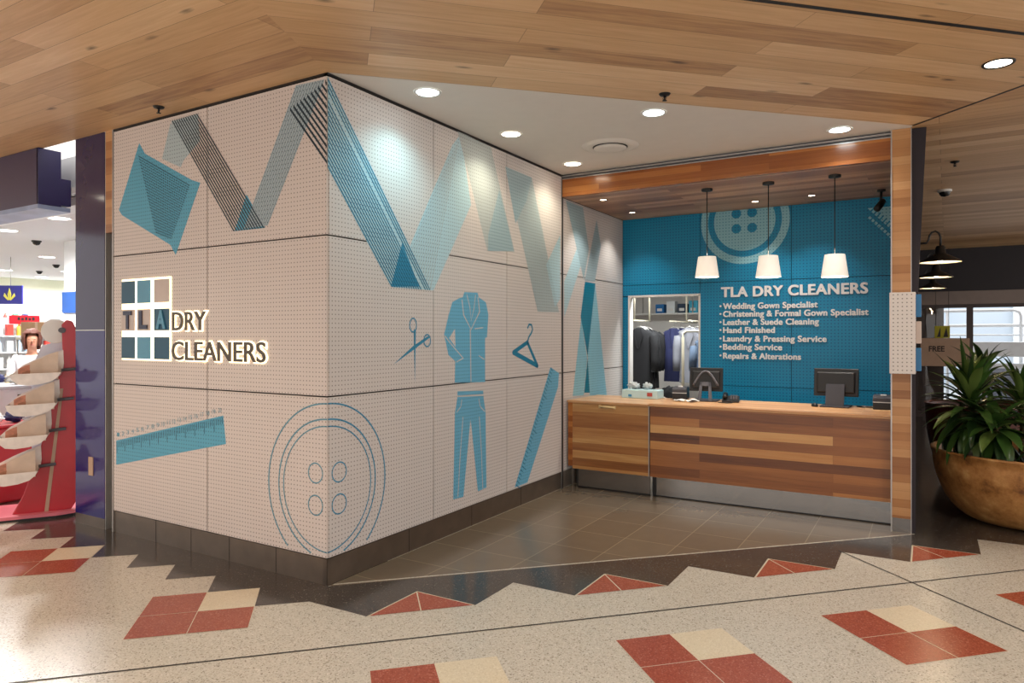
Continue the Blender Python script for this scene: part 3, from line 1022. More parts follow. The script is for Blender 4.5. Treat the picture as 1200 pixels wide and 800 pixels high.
# ================================================================== TEAL BACK WALL
OX0, OX1, OZ1 = .085, .995, 2.15
bw = MB()
bw.box(-.1, BY + .017, 0, OX0 - .01, BY + .1, 3.2)
bw.box(OX1 + .01, BY + .017, 0, 3.13, BY + .1, 3.2)
bw.box(OX0 - .01, BY + .017, OZ1 + .01, OX1 + .01, BY + .1, 3.2)
wall_back = struct(bw.build('wall_back', M['core']))
gp = .003
for a0, a1, z0, z1 in [(0, OX0 - .01, 0, 2.15), (0, OX1 + .01, 2.155, 2.295), (0, 1.005, 2.295, 3.142), (1.005, 2.05, 2.295, 3.142), (2.05, 3.13, 2.295, 3.142),
                       (1.005, 2.05, 1.05, 2.295), (2.05, 3.13, 1.05, 2.295), (1.005, 2.05, 0, 1.05), (2.05, 3.13, 0, 1.05)]:
    p = MB()
    p.prism([(a0 + gp, z0 + gp), (a1 - gp, z0 + gp), (a1 - gp, z1 - gp), (a0 + gp, z1 - gp)], fnK, -.016, 0)
    p.build('wall_panel', M['peg_teal'], wall_back)
# printed button and ruler on the teal boards
def cl(polys, hi=3.138):
    return [q for q in (clip_poly(p, 0, hi, 1) for p in polys) if len(q) > 2]
mbk = MB()
polys = ring(1.524, 3.004, .4665, .4665, .085, 64)
inner = ell(1.524, 3.004, .352, .352, 64)
polys.append(inner)
for p in cl(polys):
    mbk.poly([fnK(a, b, .0008) for a, b in p], 0)
for hx in (1.434, 1.615):
    for hz in (2.917, 3.095):
        for p in cl([ell(hx, hz, .056, .056, 28)]):
            mbk.poly([fnK(a, b, .0016) for a, b in p], 1)
mbk.build('button_print', [M['ink_back_pale'], M['peg_teal']], wall_back)['label'] = 'large pale button print cut off by the soffit'
mbk = MB()
mbk.poly([fnK(a, b, .0008) for a, b in [(2.827, 3.031), (3.125, 3.031), (3.125, 2.70)]], 0)
for i in range(9):
    t = i / 9
    x, z = 2.85 + t * .26, 2.995 - t * .285
    mbk.poly([fnK(a, b, .0014) for a, b in [(x, z), (x + .012, z - .012), (x + .05, z + .035), (x + .042, z + .045)]], 1)
    mbk.poly([fnK(a, b, .0008) for a, b in [(x - .02, z - .07), (x + .0, z - .09), (x + .02, z - .07), (x, z - .05)]], 0)
mbk.build('ruler_print', [M['ink_back_pale'], M['peg_teal']], wall_back)
# doorway to the back room
fr = MB()
for b in [(OX0 - .012, BY - .004, 0, OX0 + .012, BY + .11, OZ1), (OX1 - .012, BY - .004, 0, OX1 + .012, BY + .11, OZ1), (OX0 - .012, BY - .004, OZ1 - .012, OX1 + .012, BY + .11, OZ1 + .012)]:
    fr.box(*b)
struct(fr.build('door_1', M['white_gloss']))
# back room shell
br_ = MB()
br_.box(-2.2, 9.0, 0, 3.0, 9.1, 2.9)
br_.box(-2.3, BY + .1, 0, -2.2, 9.1, 2.9)
br_.box(2.9, BY + .1, 0, 3.0, 9.1, 2.9)
struct(br_.build('wall_back_room', M['white_paint']))
struct(MB().box(-2.3, BY + .1, 2.8, 3.0, 9.1, 2.9).build('ceiling_back_room', M['white_paint']))
struct(MB().box(-2.2, BY + .02, .0005, 2.9, 9.0, .004).build('floor_back_room', M['store_vinyl']))
# ================================================================== LETTERING ON THE TEAL WALL
def bolden(s, x0, x1, z0, cap, label, off, bullet=False):
    root = thing('wall_lettering', label, 'lettering', ((x0 + x1) / 2, BY, z0))
    v, f = text_mesh('H', 1.0)
    size = cap / (max(p[1] for p in v) - min(p[1] for p in v))
    v, f = text_mesh(s, size, 0, 0, spacing=1.06)
    a0, a1 = min(p[0] for p in v), max(p[0] for p in v)
    k = (x1 - x0) / (a1 - a0)
    done = ''
    for w in s.split(' '):
        done += w
        v, f = text_mesh(done, size, 0, 0, spacing=1.06)
        right = max(p[0] for p in v)
        done += ' '
        v, f = text_mesh(w, size, .004, 0, spacing=1.06)
        sh = right - max(p[0] for p in v)
        mb = MB()
        for q, (ox, oz) in enumerate(((-1, 0), (1, 0), (0, .7), (0, -.7), (-.7, .6), (.7, .6), (-.7, -.6), (.7, -.6))):
            mb.add([fnK(x0 + (p[0] + sh - a0) * k + ox * off, z0 + p[1] + oz * off, p[2] + .0055 + q * .0002) for p in v], f, 0)
        mb.build('word', M['letter_white'], root)
    if bullet:
        MB().prism(ell(x0 - .034, z0 + .035, .012, .012, 12), fnK, .001, .010).build('bullet', M['letter_white'], root)
bolden('TLA DRY CLEANERS', 1.262, 2.826, 2.112, .112, 'large white capitals heading the service list on the teal wall', .007)
LINES = [('Wedding Gown Specialist', 2.325, 1.967), ('Christening & Formal Gown Specialist', 2.834, 1.874), ('Leather & Suede Cleaning', 2.338, 1.776), ('Hand Finished', 1.868, 1.682),
         ('Laundry & Pressing Service', 2.417, 1.580), ('Bedding Service', 1.947, 1.482), ('Repairs & Alterations', 2.150, 1.376)]
for s_, x1, z in LINES:
    bolden(s_, 1.284, x1, z, .066, 'white wall lettering line reading "%s"' % s_, .0042, True)

# ================================================================== ILLUMINATED SHOP SIGN ON THE FRONT WALL
sg = thing('shop_sign', 'backlit sign of nine square tiles with three letters on the perforated front wall', 'sign', (-2.02, -.0, 1.455))
plain('sign_navy', '#144f6a', .45)
plain('sign_teal', '#5797b4', .45)
plain('sign_sand', '#c2b1a6', .3)
plain('sign_letter', '#262846', .4)
TX = [(-2.347, -2.162), (-2.125, -1.947), (-1.895, -1.698)]
TZ = [(1.912, 2.095), (1.690, 1.862), (1.462, 1.638)]
TCOL = [['sign_navy', 'sign_teal', 'sign_sand'], ['sign_sand', 'sign_sand', 'sign_navy'], ['sign_navy', 'sign_teal', 'sign_navy']]
bk = MB()
bk.box(-2.352, -.0066, 1.45, -1.682, -.001, 2.112)
bk.build('light_panel', M['halo'], sg)
for r in range(3):
    for c in range(3):
        (x0, x1), (z0, z1) = TX[c], TZ[r]
        t = MB().rbox(x0, -.013, z0, x1, -.0065, z1, .0015)
        t.build('sign_tile', M[TCOL[r][c]], sg)
for ch, c, mt in (('T', 0, 'sign_letter'), ('L', 1, 'sign_letter'), ('A', 2, 'sign_teal')):
    (x0, x1), (z0, z1) = TX[c], TZ[1]
    mb = MB()
    v, f = text_mesh(ch, (z1 - z0) * 1.12, .004, .008)
    a0, a1 = min(p[0] for p in v), max(p[0] for p in v)
    w = (x1 - x0) * .62
    k = w / (a1 - a0)
    xm = (x0 + x1) / 2 - w / 2
    zb = (z0 + z1) / 2 - (max(p[1] for p in v) + min(p[1] for p in v)) / 2
    mb.add([fnA(xm + (p[0] - a0) * k, zb + p[1], .018 + p[2]) for p in v], f)
    mb.build('sign_letter', M[mt], sg)
plain('letter_bronze', '#4b4034', .35, metal=.3)
def halo_word(s, x0, x1, z0, cap, label):
    root = thing('sign_lettering', label, 'sign', ((x0 + x1) / 2, 0, z0))
    v, f = text_mesh('H', 1.0)
    h1 = max(p[1] for p in v) - min(p[1] for p in v)
    size = cap / h1
    v0, _ = text_mesh(s, size, .006, .0)
    a0, a1 = min(p[0] for p in v0), max(p[0] for p in v0)
    k = (x1 - x0) / (a1 - a0)
    for nm, ext, off, d, mt in (('letter_face', .005, .001, .016, 'letter_bronze'), ('light_strip', .004, .0095, .0055, 'halo')):
        v, f = text_mesh(s, size, ext, off)
        mb = MB()
        mb.add([fnA(x0 + (p[0] - a0) * k, z0 + p[1], d + p[2]) for p in v], f)
        mb.build(nm, M[mt], root)
halo_word('DRY', -1.650, -1.243, 1.690, .140, 'backlit word "DRY" in dark capitals beside the tile sign')
halo_word('CLEANERS', -1.654, -.582, 1.462, .140, 'backlit word "CLEANERS" in dark capitals below the shorter word')

# ================================================================== CEILING FITTINGS
def downlight(label, loc, R, mt, ring_mat, power, color, group=None, angle=130, blend=.8, cat='ceiling light', sp=True):
    t = thing('downlight', label, cat, loc, group=group)
    MB().lathe([(R * .98, -.004), (R * 1.16, -.008), (R * 1.22, -.003), (R * 1.22, .0)], loc, 32).build('trim_ring', ring_mat, t)
    MB().lathe([(.0001, -.002), (R * .98, -.002), (R * .98, .0)], loc, 32).build('diffuser', mt, t)
    if power:
        lamp('downlight_lamp', 'SPOT', (loc[0], loc[1], loc[2] - .03), power, color, R * .6, angle, blend, parent=t)
    return t
COOL, WARM, NEUT = (.5, .93, 1.0), (1, .9, .68), (.95, .97, 1)
downlight('round white downlight nearest the wall corner, throwing cool light', (.335, .636, 3.38), .082, M['lamp_cool'], M['white_gloss'], P_WASH * 1.5, COOL, angle=135, blend=1)
downlight('round warm downlight in the middle of the row along the printed wall', (.317, 1.824, 3.38), .082, M['lamp_warm'], M['white_gloss'], P_WASH, WARM, angle=140)
downlight('round warm downlight by the timber beam at the end of the printed wall', (.313, 3.037, 3.38), .082, M['lamp_warm'], M['white_gloss'], P_WASH, WARM, angle=140)
downlight('round cool downlight in the middle of the white soffit beside the timber edge', (1.562, 1.90, 3.38), .082, M['lamp_cool'], M['white_gloss'], P_WASH, NEUT)
downlight('round downlight at the narrow right end of the white soffit near the post', (2.753, 3.135, 3.38), .082, M['lamp_cool'], M['white_gloss'], P_WASH, NEUT)
downlight('black rimmed downlight in the timber ceiling at the upper right', (3.776, 2.076, 3.38), .075, M['lamp_warm'], M['black'], P_MALL * .6, (1, .9, .78))
for lb, (x, y) in zip(['small recessed light at the left front of the counter soffit by the printed wall', 'small recessed light at the left back corner of the counter soffit',
                       'small recessed light over the pale button print', 'small recessed light at the right back of the counter soffit'], [(.329, 3.774), (.311, 4.692), (1.74, 4.73), (2.325, 4.694)]):
    downlight(lb, (x, y, 3.142), .036, M['bulb_small'], M['bronze_frame'], P_SMALL, (1, .94, .86), angle=100)
# downlights of the mall ceiling around and behind the viewpoint
for i, (x, y) in enumerate([(-5.5, -1.6), (-3.2, -2.6), (-1.2, -2.0), (-4.2, -4.6), (-.8, -4.6), (1.6, -2.6), (2.2, -5.4), (3.4, -.9), (5.4, .4), (5.2, -2.6), (5.6, -5.2), (7.2, -1.0)]):
    t_ = downlight('black rimmed downlight in the timber mall ceiling', (x, y, 3.38), .09, M['lamp_warm'], M['black'], P_MALL, (1, .84, .68) if x < 0 else (1, .95, .9), group='downlights of the mall ceiling')
# round air diffuser
dc = (.899, 2.612, 3.38)
df = thing('air_diffuser', 'round white ceiling air diffuser between the soffit downlights', 'air vent', dc)
MB().lathe([(.16, -.012), (.19, -.022), (.235, -.014), (.26, 0)], dc, 40).build('outer_ring', M['soffit_white'], df)
MB().lathe([(.001, -.036), (.10, -.036), (.145, -.028), (.15, -.022), (.145, -.018), (.001, -.018)], dc, 40).build('centre_plate', M['soffit_white'], df)
MB().lathe([(.001, -.012), (.165, -.012), (.165, .0)], dc, 40).build('throat', M['core'], df)
def sprinkler(label, loc, mt='black'):
    t = thing('fire_sprinkler', label, 'sprinkler', loc)
    MB().lathe([(.012, -.016), (.034, -.012), (.042, 0)], loc, 20).build('escutcheon', M[mt], t)
    s = MB().tube([(loc[0], loc[1], loc[2] - .01), (loc[0], loc[1], loc[2] - .045)], .006)
    for sx in (-1, 1):
        s.tube([(loc[0] + sx * .004, loc[1], loc[2] - .018), (loc[0] + sx * .014, loc[1], loc[2] - .032), (loc[0] + sx * .003, loc[1], loc[2] - .048)], .0025, n=5)
    s.lathe([(.001, -.05), (.017, -.05), (.017, -.047), (.001, -.047)], loc, 14)
    s.build('head', M[mt], t)
sprinkler('black sprinkler head in the timber ceiling above the front wall', (-1.605, -.156, 3.38))
sprinkler('black sprinkler head at the timber edge beside the white soffit', (1.772, 1.535, 3.38))
sprinkler('black sprinkler head in the far right timber ceiling beside the post', (3.62, 4.90, 3.38))
def dome_cam(name_label, loc, R, ring_mat):
    t = thing('dome_camera', name_label, 'security camera', loc)
    MB().lathe([(R * 1.25, 0), (R * 1.25, -R * .35), (R, -R * .45), (R * .98, -.001)], loc, 24).build('housing', ring_mat, t)
    MB().lathe([(R, -R * .42), (R * .92, -R * .85), (R * .6, -R * 1.2), (.001, -R * 1.35)], loc, 24).build('dome', M['black_gloss'], t)
dome_cam('small white ringed dome camera in the far right timber ceiling', (3.56, 6.45, 3.38), .06, M['white_gloss'])
# black camera on the soffit by the post
sc_ = (2.98, 4.75, 3.142)
t = thing('security_camera', 'black bullet camera hanging from the counter soffit beside the post', 'security camera', sc_)
MB().lathe([(.04, 0), (.04, -.02), (.001, -.022)], sc_, 16).tube([(2.98, 4.75, 3.13), (2.975, 4.74, 3.02)], .012).build('bracket', M['black'], t)
MB().tube([(2.99, 4.79, 3.03), (2.975, 4.73, 2.99), (2.95, 4.62, 2.93)], [.03, .034, .034], n=12).build('camera_body', M['black'], t)

# pendants over the counter
glow('shade_lit', '#efe6d8', .55)
plain('shade_fabric', '#e6ddd2', .7, emit=.45, emit_col='#fff0da')
pend = None
for lb, x, zb in [('cream drum pendant lamp nearest the doorway', 1.458, 2.243), ('cream drum pendant lamp in the middle of the three', 2.055, 2.218), ('cream drum pendant lamp nearest the timber post', 2.645, 2.195)]:
    y = 3.80
    t = thing('pendant_lamp', lb, 'pendant lamp', (x, y, 3.142), group='pendant lamps over the counter')
    MB().lathe([(.055, 0), (.055, -.022), (.001, -.024)], (x, y, 3.142), 24).build('ceiling_rose', M['black'], t)
    MB().tube([(x, y, 3.12), (x, y, zb + .20)], .0045).build('cord', M['black'], t)
    MB().lathe([(.118, zb), (.088, zb + .208), (.084, zb + .208), (.114, zb)], (x, y, 0), 32).lathe([(.086, zb + .206), (.02, zb + .208)], (x, y, 0), 32).build('lamp_shade', M['shade_fabric'], t)
    MB().lathe([(.001, zb + .012), (.112, zb + .012)], (x, y, 0), 24).build('diffuser', M['lamp_warm'], t)
    MB().lathe([(.016, zb + .17), (.02, zb + .14), (.034, zb + .1), (.03, zb + .07), (.001, zb + .055)], (x, y, 0), 16).build('bulb', M['bulb_small'], t)
    lamp('pendant_light', 'POINT', (x, y, zb + .1), P_PEND, (1, .93, .82), .035, parent=t)
    lamp('pendant_downlight', 'SPOT', (x, y, zb - .02), P_PEND * 1.6, (1, .95, .88), .05, 120, .8, parent=t)

# ================================================================== RECEPTION COUNTER
ZT = .957
ct = thing('reception_counter', 'long planked timber reception counter with steel plinth in front of the teal wall', 'counter', (2.04, 3.5, 0))
MB().box(.962, 3.50, .215, 3.128, 3.55, ZT - .028).build('front_panel', M['gum_front'], ct)
MB().rbox(.952, 3.488, ZT - .028, 3.128, 4.36, ZT, .003).build('counter_top', M['gum_top'], ct)
pl = MB().box(.985, 3.60, .012, 3.125, 3.63, .215)
pl.build('plinth', M['steel_mirror'], ct)
MB().box(.985, 3.598, 0, 3.125, 3.62, .012).build('shadow_gap', M['black'], ct)
MB().box(.965, 3.56, 0, .982, 3.66, .9).build('end_bracket', M['black'], ct)
cb = MB()
cb.box(1.0, 3.63, .0, 1.03, 4.3, .92).box(2.03, 3.63, .0, 2.06, 4.3, .92).box(3.09, 3.63, 0, 3.12, 4.3, .92).box(1.0, 3.63, .45, 3.12, 4.3, .47)
cb.build('carcass', M['white_paint'], ct)
gt = thing('counter_gate', 'hinged timber gate with brass bolt between the printed wall and the counter', 'gate', (.52, 3.5, 0))
MB().box(.085, 3.505, .215, .950, 3.545, ZT - .03).build('gate_panel', M['gum_gate'], gt)
MB().box(.944, 3.499, .215, .952, 3.505, ZT - .03).build('edge_trim', M['aluminium'], gt)
MB().box(.026, 3.515, .235, .082, 3.56, ZT - .03).build('side_post', M['gum_beam'], gt)
MB().rbox(.026, 3.490, ZT - .03, .945, 4.30, ZT - .008, .003).build('lift_up_flap', M['gum_top'], gt)
hb = MB().tube([(.405, 3.490, .900), (.585, 3.490, .896)], .013, n=10).rbox(.40, 3.48, .885, .422, 3.506, .915, .003).rbox(.569, 3.48, .881, .592, 3.506, .911, .003)
hb.build('bolt', M['brass'], gt)
kp = MB().box(.125, 3.565, .02, .940, 3.575, .215)
kp.build('kick_plate', M['steel'], gt)
MB().box(.125, 3.567, 0, .940, 3.58, .02).box(.118, 3.563, .0, .125, 3.60, .215).build('seal', M['black'], gt)
MB().box(.03, 3.60, .0, .118, 3.63, .215).build('plinth', M['steel_mirror'], gt)

# ================================================================== COUNTER TOP ITEMS
def monitor(name_label, loc, rz, w, h, arch, tilt):
    t = thing('monitor', name_label, 'computer monitor', loc, rz)
    Tm = Matrix.Translation((0, 0, .10 + h / 2)) @ Matrix.Rotation(tilt, 4, 'X')
    b = MB().rbox(-w / 2, -.012, -h / 2, w / 2, .016, h / 2, .006)
    b.rbox(-w / 2 + .03, -.035, -h / 2 + .03, w / 2 - .03, -.008, h / 2 - .035, .015)
    b.xf(Tm).build('casing', M['black'], t, world=False)
    MB().box(-w / 2 + .012, .0165, -h / 2 + .014, w / 2 - .012, .0175, h / 2 - .012).xf(Tm).build('screen', M['black_gloss'], t, world=False)
    if arch:
        a = MB()
        pts = [(-.14 + .28 * i / 14, -h / 2 + .06 + .15 * math.sin(PI * i / 14)) for i in range(15)]
        a.tube([(p[0] * .9, -.038, p[1]) for p in pts], .012, n=8)
        a.xf(Tm).build('back_rib', M['charcoal_light'], t, world=False)
        s = MB()
        for sx in (-1, 1):
            s.prism([(sx * .075, 0), (sx * .04, 0), (sx * .030, .19), (sx * .055, .19)], lambda p, q, d: (p, -.10 + d + q * .25, q + .01), 0, .022)
        s.prism([(-.055, .15), (.055, .15), (.055, .19), (-.055, .19)], lambda p, q, d: (p, -.10 + d + q * .25, q + .01), 0, .022)
        s.build('stand', M['charcoal_light'], t, world=False)
    else:
        s = MB()
        s.prism([(-.082, .0), (.082, .0), (.082, .205), (.078, .21), (-.078, .21), (-.082, .205)], lambda p, q, d: (p, -.125 + d + q * .3, q + .012), 0, .02)
        s.build('stand', M['charcoal'], t, world=False)
    MB().rbox(-.13, -.14, 0, .13, .10, .014, .005).build('base', M['charcoal'], t, world=False)
    return t
monitor('black monitor with arched back and open stand beside the doorway', (1.36, 4.13, ZT), .10, .345, .25, True, -.10)
monitor('black monitor seen from behind on the right of the counter', (2.62, 4.16, ZT), -.03, .40, .27, False, -.12)
def printer(label, loc, w, d, h, rz=0):
    t = thing('receipt_printer', label, 'printer', loc, rz)
    MB().rbox(-w / 2, -d / 2, 0, w / 2, d / 2, h * .55, .008).build('body', M['black'], t, world=False)
    p = MB()
    p.prism([(-d / 2, h * .55), (d / 2, h * .55), (d / 2, h), (-d / 2 + .04, h), (-d / 2, h * .82)], lambda a, b, e: (e, a, b), -w / 2, w / 2)
    p.build('lid', M['charcoal'], t, world=False, bevel=.006)
    MB().box(-w * .13, -d / 2 + .035, h, w * .16, -d / 2 + .05, h + .012).build('paper', M['letter_white'], t, world=False)
    MB().box(-w * .5 - .001, -d / 2 - .002, h * .5, w * .5 + .001, -d / 2 + .002, h * .56).build('slot', M['aluminium'], t, world=False)
printer('black receipt printer at the right end of the counter against the post', (3.03, 4.14, ZT), .17, .2, .13)
printer('black receipt printer beside the doorway monitor', (1.07, 4.18, ZT), .155, .19, .135, .15)
t = thing('desk_telephone', 'black desk telephone lying right of the doorway monitor', 'telephone', (1.62, 4.12, ZT), .2)
MB().prism([(-.1, 0), (.1, 0), (.1, .055), (.05, .06), (-.1, .02)], lambda a, b, e: (e, a, b), -.085, .085).build('base', M['black'], t, world=False, bevel=.006)
MB().tube([(-.055, -.09, .05), (-.06, -.05, .068), (-.06, .04, .078), (-.055, .085, .068)], [.026, .018, .018, .026], n=10).build('handset', M['black'], t, world=False)
k_ = MB()
for i in range(3):
    for j in range(4):
        k_.rbox(-.005 + i * .026, -.07 + j * .026, .03 + j * .009, .014 + i * .026, -.052 + j * .026, .042 + j * .009, .002)
k_.build('keypad', M['charcoal_light'], t, world=False)
cbp = [(1.52, 4.1), (1.50, 4.02), (1.55, 3.99), (1.60, 4.03), (1.56, 4.06)]
tag(MB().tube([(x + .04 * math.sin(i), y, ZT + .006) for i, (x, y) in enumerate([(1.53, 3.95), (1.55, 3.91), (1.60, 3.92), (1.66, 3.95), (1.70, 3.97)])], .005).build('cable', M['black']), 'loose black cable curling between monitor stand and telephone', 'cable')
tag(MB().tube([(2.80, 4.22, ZT + .006), (2.85, 4.19, ZT + .006), (2.90, 4.2, ZT + .006), (2.935, 4.18, ZT + .006)], .006).build('cable', M['black']), 'short black cable from the right monitor to the printer', 'cable')
t = thing('computer_mouse', 'small black mouse at the left foot of the right monitor', 'computer mouse', (2.44, 4.05, ZT), .4)
MB().lathe([(.03, 0), (.033, .01), (.028, .024), (.012, .033), (.001, .035)], (0, 0, 0), 20, sx=.9, sy=1.6).build('shell', M['black'], t, world=False)
MB().tube([(0, -.03, .031), (0, -.012, .036)], .004, n=8).build('scroll_wheel', M['charcoal_light'], t, world=False)
plain('paper_white', '#ebe8e3', .7, vary=.02)
for i, (x, y, rz, lb) in enumerate([(1.13, 3.93, .3, 'white paper slip in front of the doorway printer'), (1.27, 3.90, -.2, 'crumpled white receipt by the doorway monitor stand')]):
    t = MB()
    n = 6
    vs_, fs_ = [], []
    for a in range(n + 1):
        for b in range(n + 1):
            u, v = a / n - .5, b / n - .5
            vs_.append((x + u * .11 * math.cos(rz) - v * .15 * math.sin(rz), y + u * .11 * math.sin(rz) + v * .15 * math.cos(rz), ZT + .004 + (.014 + .012 * i) * abs(math.sin(3.1 * u + 2 * v + i)) ))
    for a in range(n):
        for b in range(n):
            fs_.append((a * (n + 1) + b, a * (n + 1) + b + 1, (a + 1) * (n + 1) + b + 1, (a + 1) * (n + 1) + b))
    t.add(vs_, fs_, 0, True)
    o = t.build('paper_slip', M['paper_white'])
    md = o.modifiers.new('thick', 'SOLIDIFY')
    md.thickness = .0012
    tag(o, lb, 'paper')
# work bench in the doorway side with a carton on it
plain('carton_ice', '#bfdde2', .5)
plain('carton_red', '#b0453f', .5)
plain('carton_blue', '#3c8fc0', .5)
bx = thing('carton', 'pale blue cardboard carton with small red mark behind the gate', 'box', (.63, 4.20, ZT - .008))
MB().rbox(.42, 4.08, ZT - .008, .84, 4.29, ZT + .085, .006).build('box_body', M['carton_ice'], bx)
MB().box(.72, 4.077, ZT + .02, .78, 4.0795, ZT + .06).build('printed_mark', M['carton_red'], bx)
MB().box(.50, 4.077, ZT + .01, .54, 4.0795, ZT + .035).build('printed_mark', M['carton_blue'], bx)
# crumpled plastic on the carton
def blob(c, r, seed, sx=1, sy=1, sz=1, amp=.35, n=14, sc=3., rest=False):
    mb = MB()
    vs_, fs_ = [], []
    for i in range(n + 1):
        th = PI * i / n
        for j in range(2 * n):
            ph = PI * j / n
            d = Vector((math.sin(th) * math.cos(ph), math.sin(th) * math.sin(ph), math.cos(th)))
            k = 1 + amp * noise.noise(d * sc + Vector((seed, seed * 1.7, 0)))
            vs_.append((c[0] + d.x * r * sx * k, c[1] + d.y * r * sy * k, c[2] + d.z * r * sz * k))
    if rest:      # lowest point lies on height c[2]
        dz = c[2] - min(p[2] for p in vs_)
        vs_ = [(p[0], p[1], p[2] + dz) for p in vs_]
    for i in range(n):
        for j in range(2 * n):
            fs_.append((i * 2 * n + j, i * 2 * n + (j + 1) % (2 * n), (i + 1) * 2 * n + (j + 1) % (2 * n), (i + 1) * 2 * n + j))
    return mb.add(vs_, fs_, 0, True)
plain('plastic_clear', '#c4ccd0', .15, spec=.8)
for i, (x, sx, lb) in enumerate([(.53, 1.5, 'crumpled clear plastic wrap at the left end of the pale carton'), (.69, 1.2, 'smaller crumpled clear plastic wrap in the middle of the pale carton')]):
    tag(blob((x, 4.18, ZT + .0855), .04, i + 3, sx=sx, sz=.8, amp=.9, sc=5, rest=True).build('plastic_wrap', M['plastic_clear']), lb, 'plastic wrap')

# ================================================================== PROJECTING SIGN ON THE POST
bs = thing('projecting_sign', 'white perforated projecting sign box with coloured tiles on the timber post', 'sign', (3.22, 3.31, 1.335))
MB().rbox(3.118, 3.205, 1.337, 3.305, 3.365, 2.003, .004).build('sign_box', M['peg_sign'], bs)
for z0, z1, mt, lb in ((1.80, 1.985, 'sign_blue', 'blue tile'), (1.585, 1.765, 'sign_sand', 'white tile'), (1.36, 1.55, 'sign_blue', 'blue tile')):
    if mt == 'sign_blue':
        plain('sign_blue', '#12679a', .25)
    o = MB().rbox(3.305, 3.235, z0, 3.345, 3.35, z1, .003).build('sign_tile', M[mt], bs)
    o['label'] = lb
# ================================================================== BACK ROOM: garments on rails
plain('cloth_black', '#141317', .85, vary=.1, scale=20)
plain('cloth_navy', '#272b54', .8, vary=.1, scale=20)
plain('cloth_grey', '#77777f', .8, vary=.08, scale=20)
plain('cloth_blue', '#6985a8', .8, vary=.08, scale=20)
plain('cloth_slate', '#4a5a70', .8, vary=.08, scale=20)
plain('tube_cream', '#cfc6b0', .35)
lamp('back_room_light', 'AREA', (.4, 5.75, 2.77), 62, (.93, 1, .98), (1.6, .5))
t = thing('ceiling_light', 'long white light panel on the back room ceiling', 'ceiling light', (.4, 5.75, 2.8))
MB().rbox(-.45, 5.46, 2.778, 1.25, 6.04, 2.8, .005).build('frame', M['white_gloss'], t)
MB().box(-.42, 5.49, 2.7775, 1.22, 6.01, 2.779).build('diffuser', M['lamp_store'], t)
def jacket(label, loc, mt, W_=.46, Hh=.80, sleeve=.62, group=None, rz=0, lap=None):
    """a coat on a hanger: shoulders, body, two sleeves, lapels; hook at the top"""
    t = thing('hanging_jacket', label, 'jacket', loc, rz, group)
    # body: rings of (half width, half depth, z)
    prof = [(.055, .05, 0), (.075, .055, -.02), (.15, .06, -.045), (W_ * .46, .065, -.085), (W_ * .45, .075, -.16), (W_ * .42, .08, -.30), (W_ * .41, .075, -.45), (W_ * .44, .08, -Hh * .8), (W_ * .46, .085, -Hh)]
    b = MB()
    n = 20
    vs_, fs_ = [], []
    for i, (w, d, z) in enumerate(prof):
        for j in range(n):
            a = 2 * PI * j / n
            f = 1 + .10 * math.sin(5 * a + i) * (i > 4)
            vs_.append((w * math.copysign(abs(math.cos(a)) ** .8, math.cos(a)), d * f * math.copysign(abs(math.sin(a)) ** .7, math.sin(a)), z))
    for i in range(len(prof) - 1):
        for j in range(n):
            fs_.append((i * n + j, i * n + (j + 1) % n, (i + 1) * n + (j + 1) % n, (i + 1) * n + j))
    b.add(vs_, fs_, 0, True)
    b.build('body', mt, t, world=False)
    for sx in (-1, 1):
        MB().tube([(sx * W_ * .40, 0, -.085), (sx * W_ * .50, 0, -.13), (sx * W_ * .55, -.01, -.28), (sx * W_ * .57, -.025, -.45), (sx * W_ * .56, -.045, -sleeve)], [.05, .07, .066, .058, .052], n=12).build('sleeve', mt, t, world=False)
        MB().prism([(sx * .012, -.30), (sx * .075, -.12), (sx * .05, -.005), (sx * .035, -.01), (sx * .045, -.11), (sx * .006, -.29)], lambda p, q, d: (p, d, q), -.092, -.078).build('lapel', lap or mt, t, world=False)
    hk = MB().tube([(-W_ * .42, 0, -.09), (-.05, 0, .0), (0, 0, .02), (.05, 0, .0), (W_ * .42, 0, -.09)], .008, n=6)
    hk.tube([(0, 0, .02), (0, 0, .06)] + [(.02 - .02 * math.cos(a), 0, .075 + .02 * math.sin(a)) for a in [i * .5 for i in range(8)]], .003, n=6)
    hk.build('hanger', M['aluminium'], t, world=False)
    return t
def rail(label, pts, r=.014, legs=()):
    mb = MB().tube(pts, r, n=10)
    for a, b in legs:
        mb.tube([a, b], r, n=10)
    return tag(mb.build('garment_rail', M['tube_cream']), label, 'clothes rail')
zr_ = 1.86
rail('short garment rail carrying the black jackets in the back room', [(-.17, 6.0, zr_), (-.17, 6.66, zr_)], legs=[((-.17, 6.02, zr_), (-.17, 6.02, 2.8)), ((-.17, 6.64, zr_), (-.17, 6.64, 2.8))])
rail('garment rail of the navy jackets in the middle of the back room', [(.10, 6.76, zr_), (.10, 8.9, zr_)], legs=[((.10, 8.4, zr_), (.10, 8.4, 2.8)), ((.10, 7.6, zr_), (.10, 7.6, 2.8))])
rail('cream tube garment rack in front of the grey jackets', [(.515, 6.06, .005), (.515, 6.06, 1.62), (.515, 6.07, 1.68), (.55, 6.08, 1.71), (1.5, 6.12, 1.71), (1.5, 6.12, .005)], .02)
rail('ceiling hung garment rail over the grey jackets', [(.46, 6.5, zr_), (.46, 8.9, zr_)], legs=[((.46, 8.5, zr_), (.46, 8.5, 2.8)), ((.46, 7.6, zr_), (.46, 7.6, 2.8))])
J0 = jacket('black jacket hanging nearest the doorway', (-.13, 6.14, zr_ - .10), M['cloth_black'], .41, .88)
dup(J0, (-.17, 6.36, zr_ - .10), .05, 'black jacket hanging second behind the doorway')
dup(J0, (-.19, 6.58, zr_ - .10), -.05, 'black jacket hanging third behind the doorway')
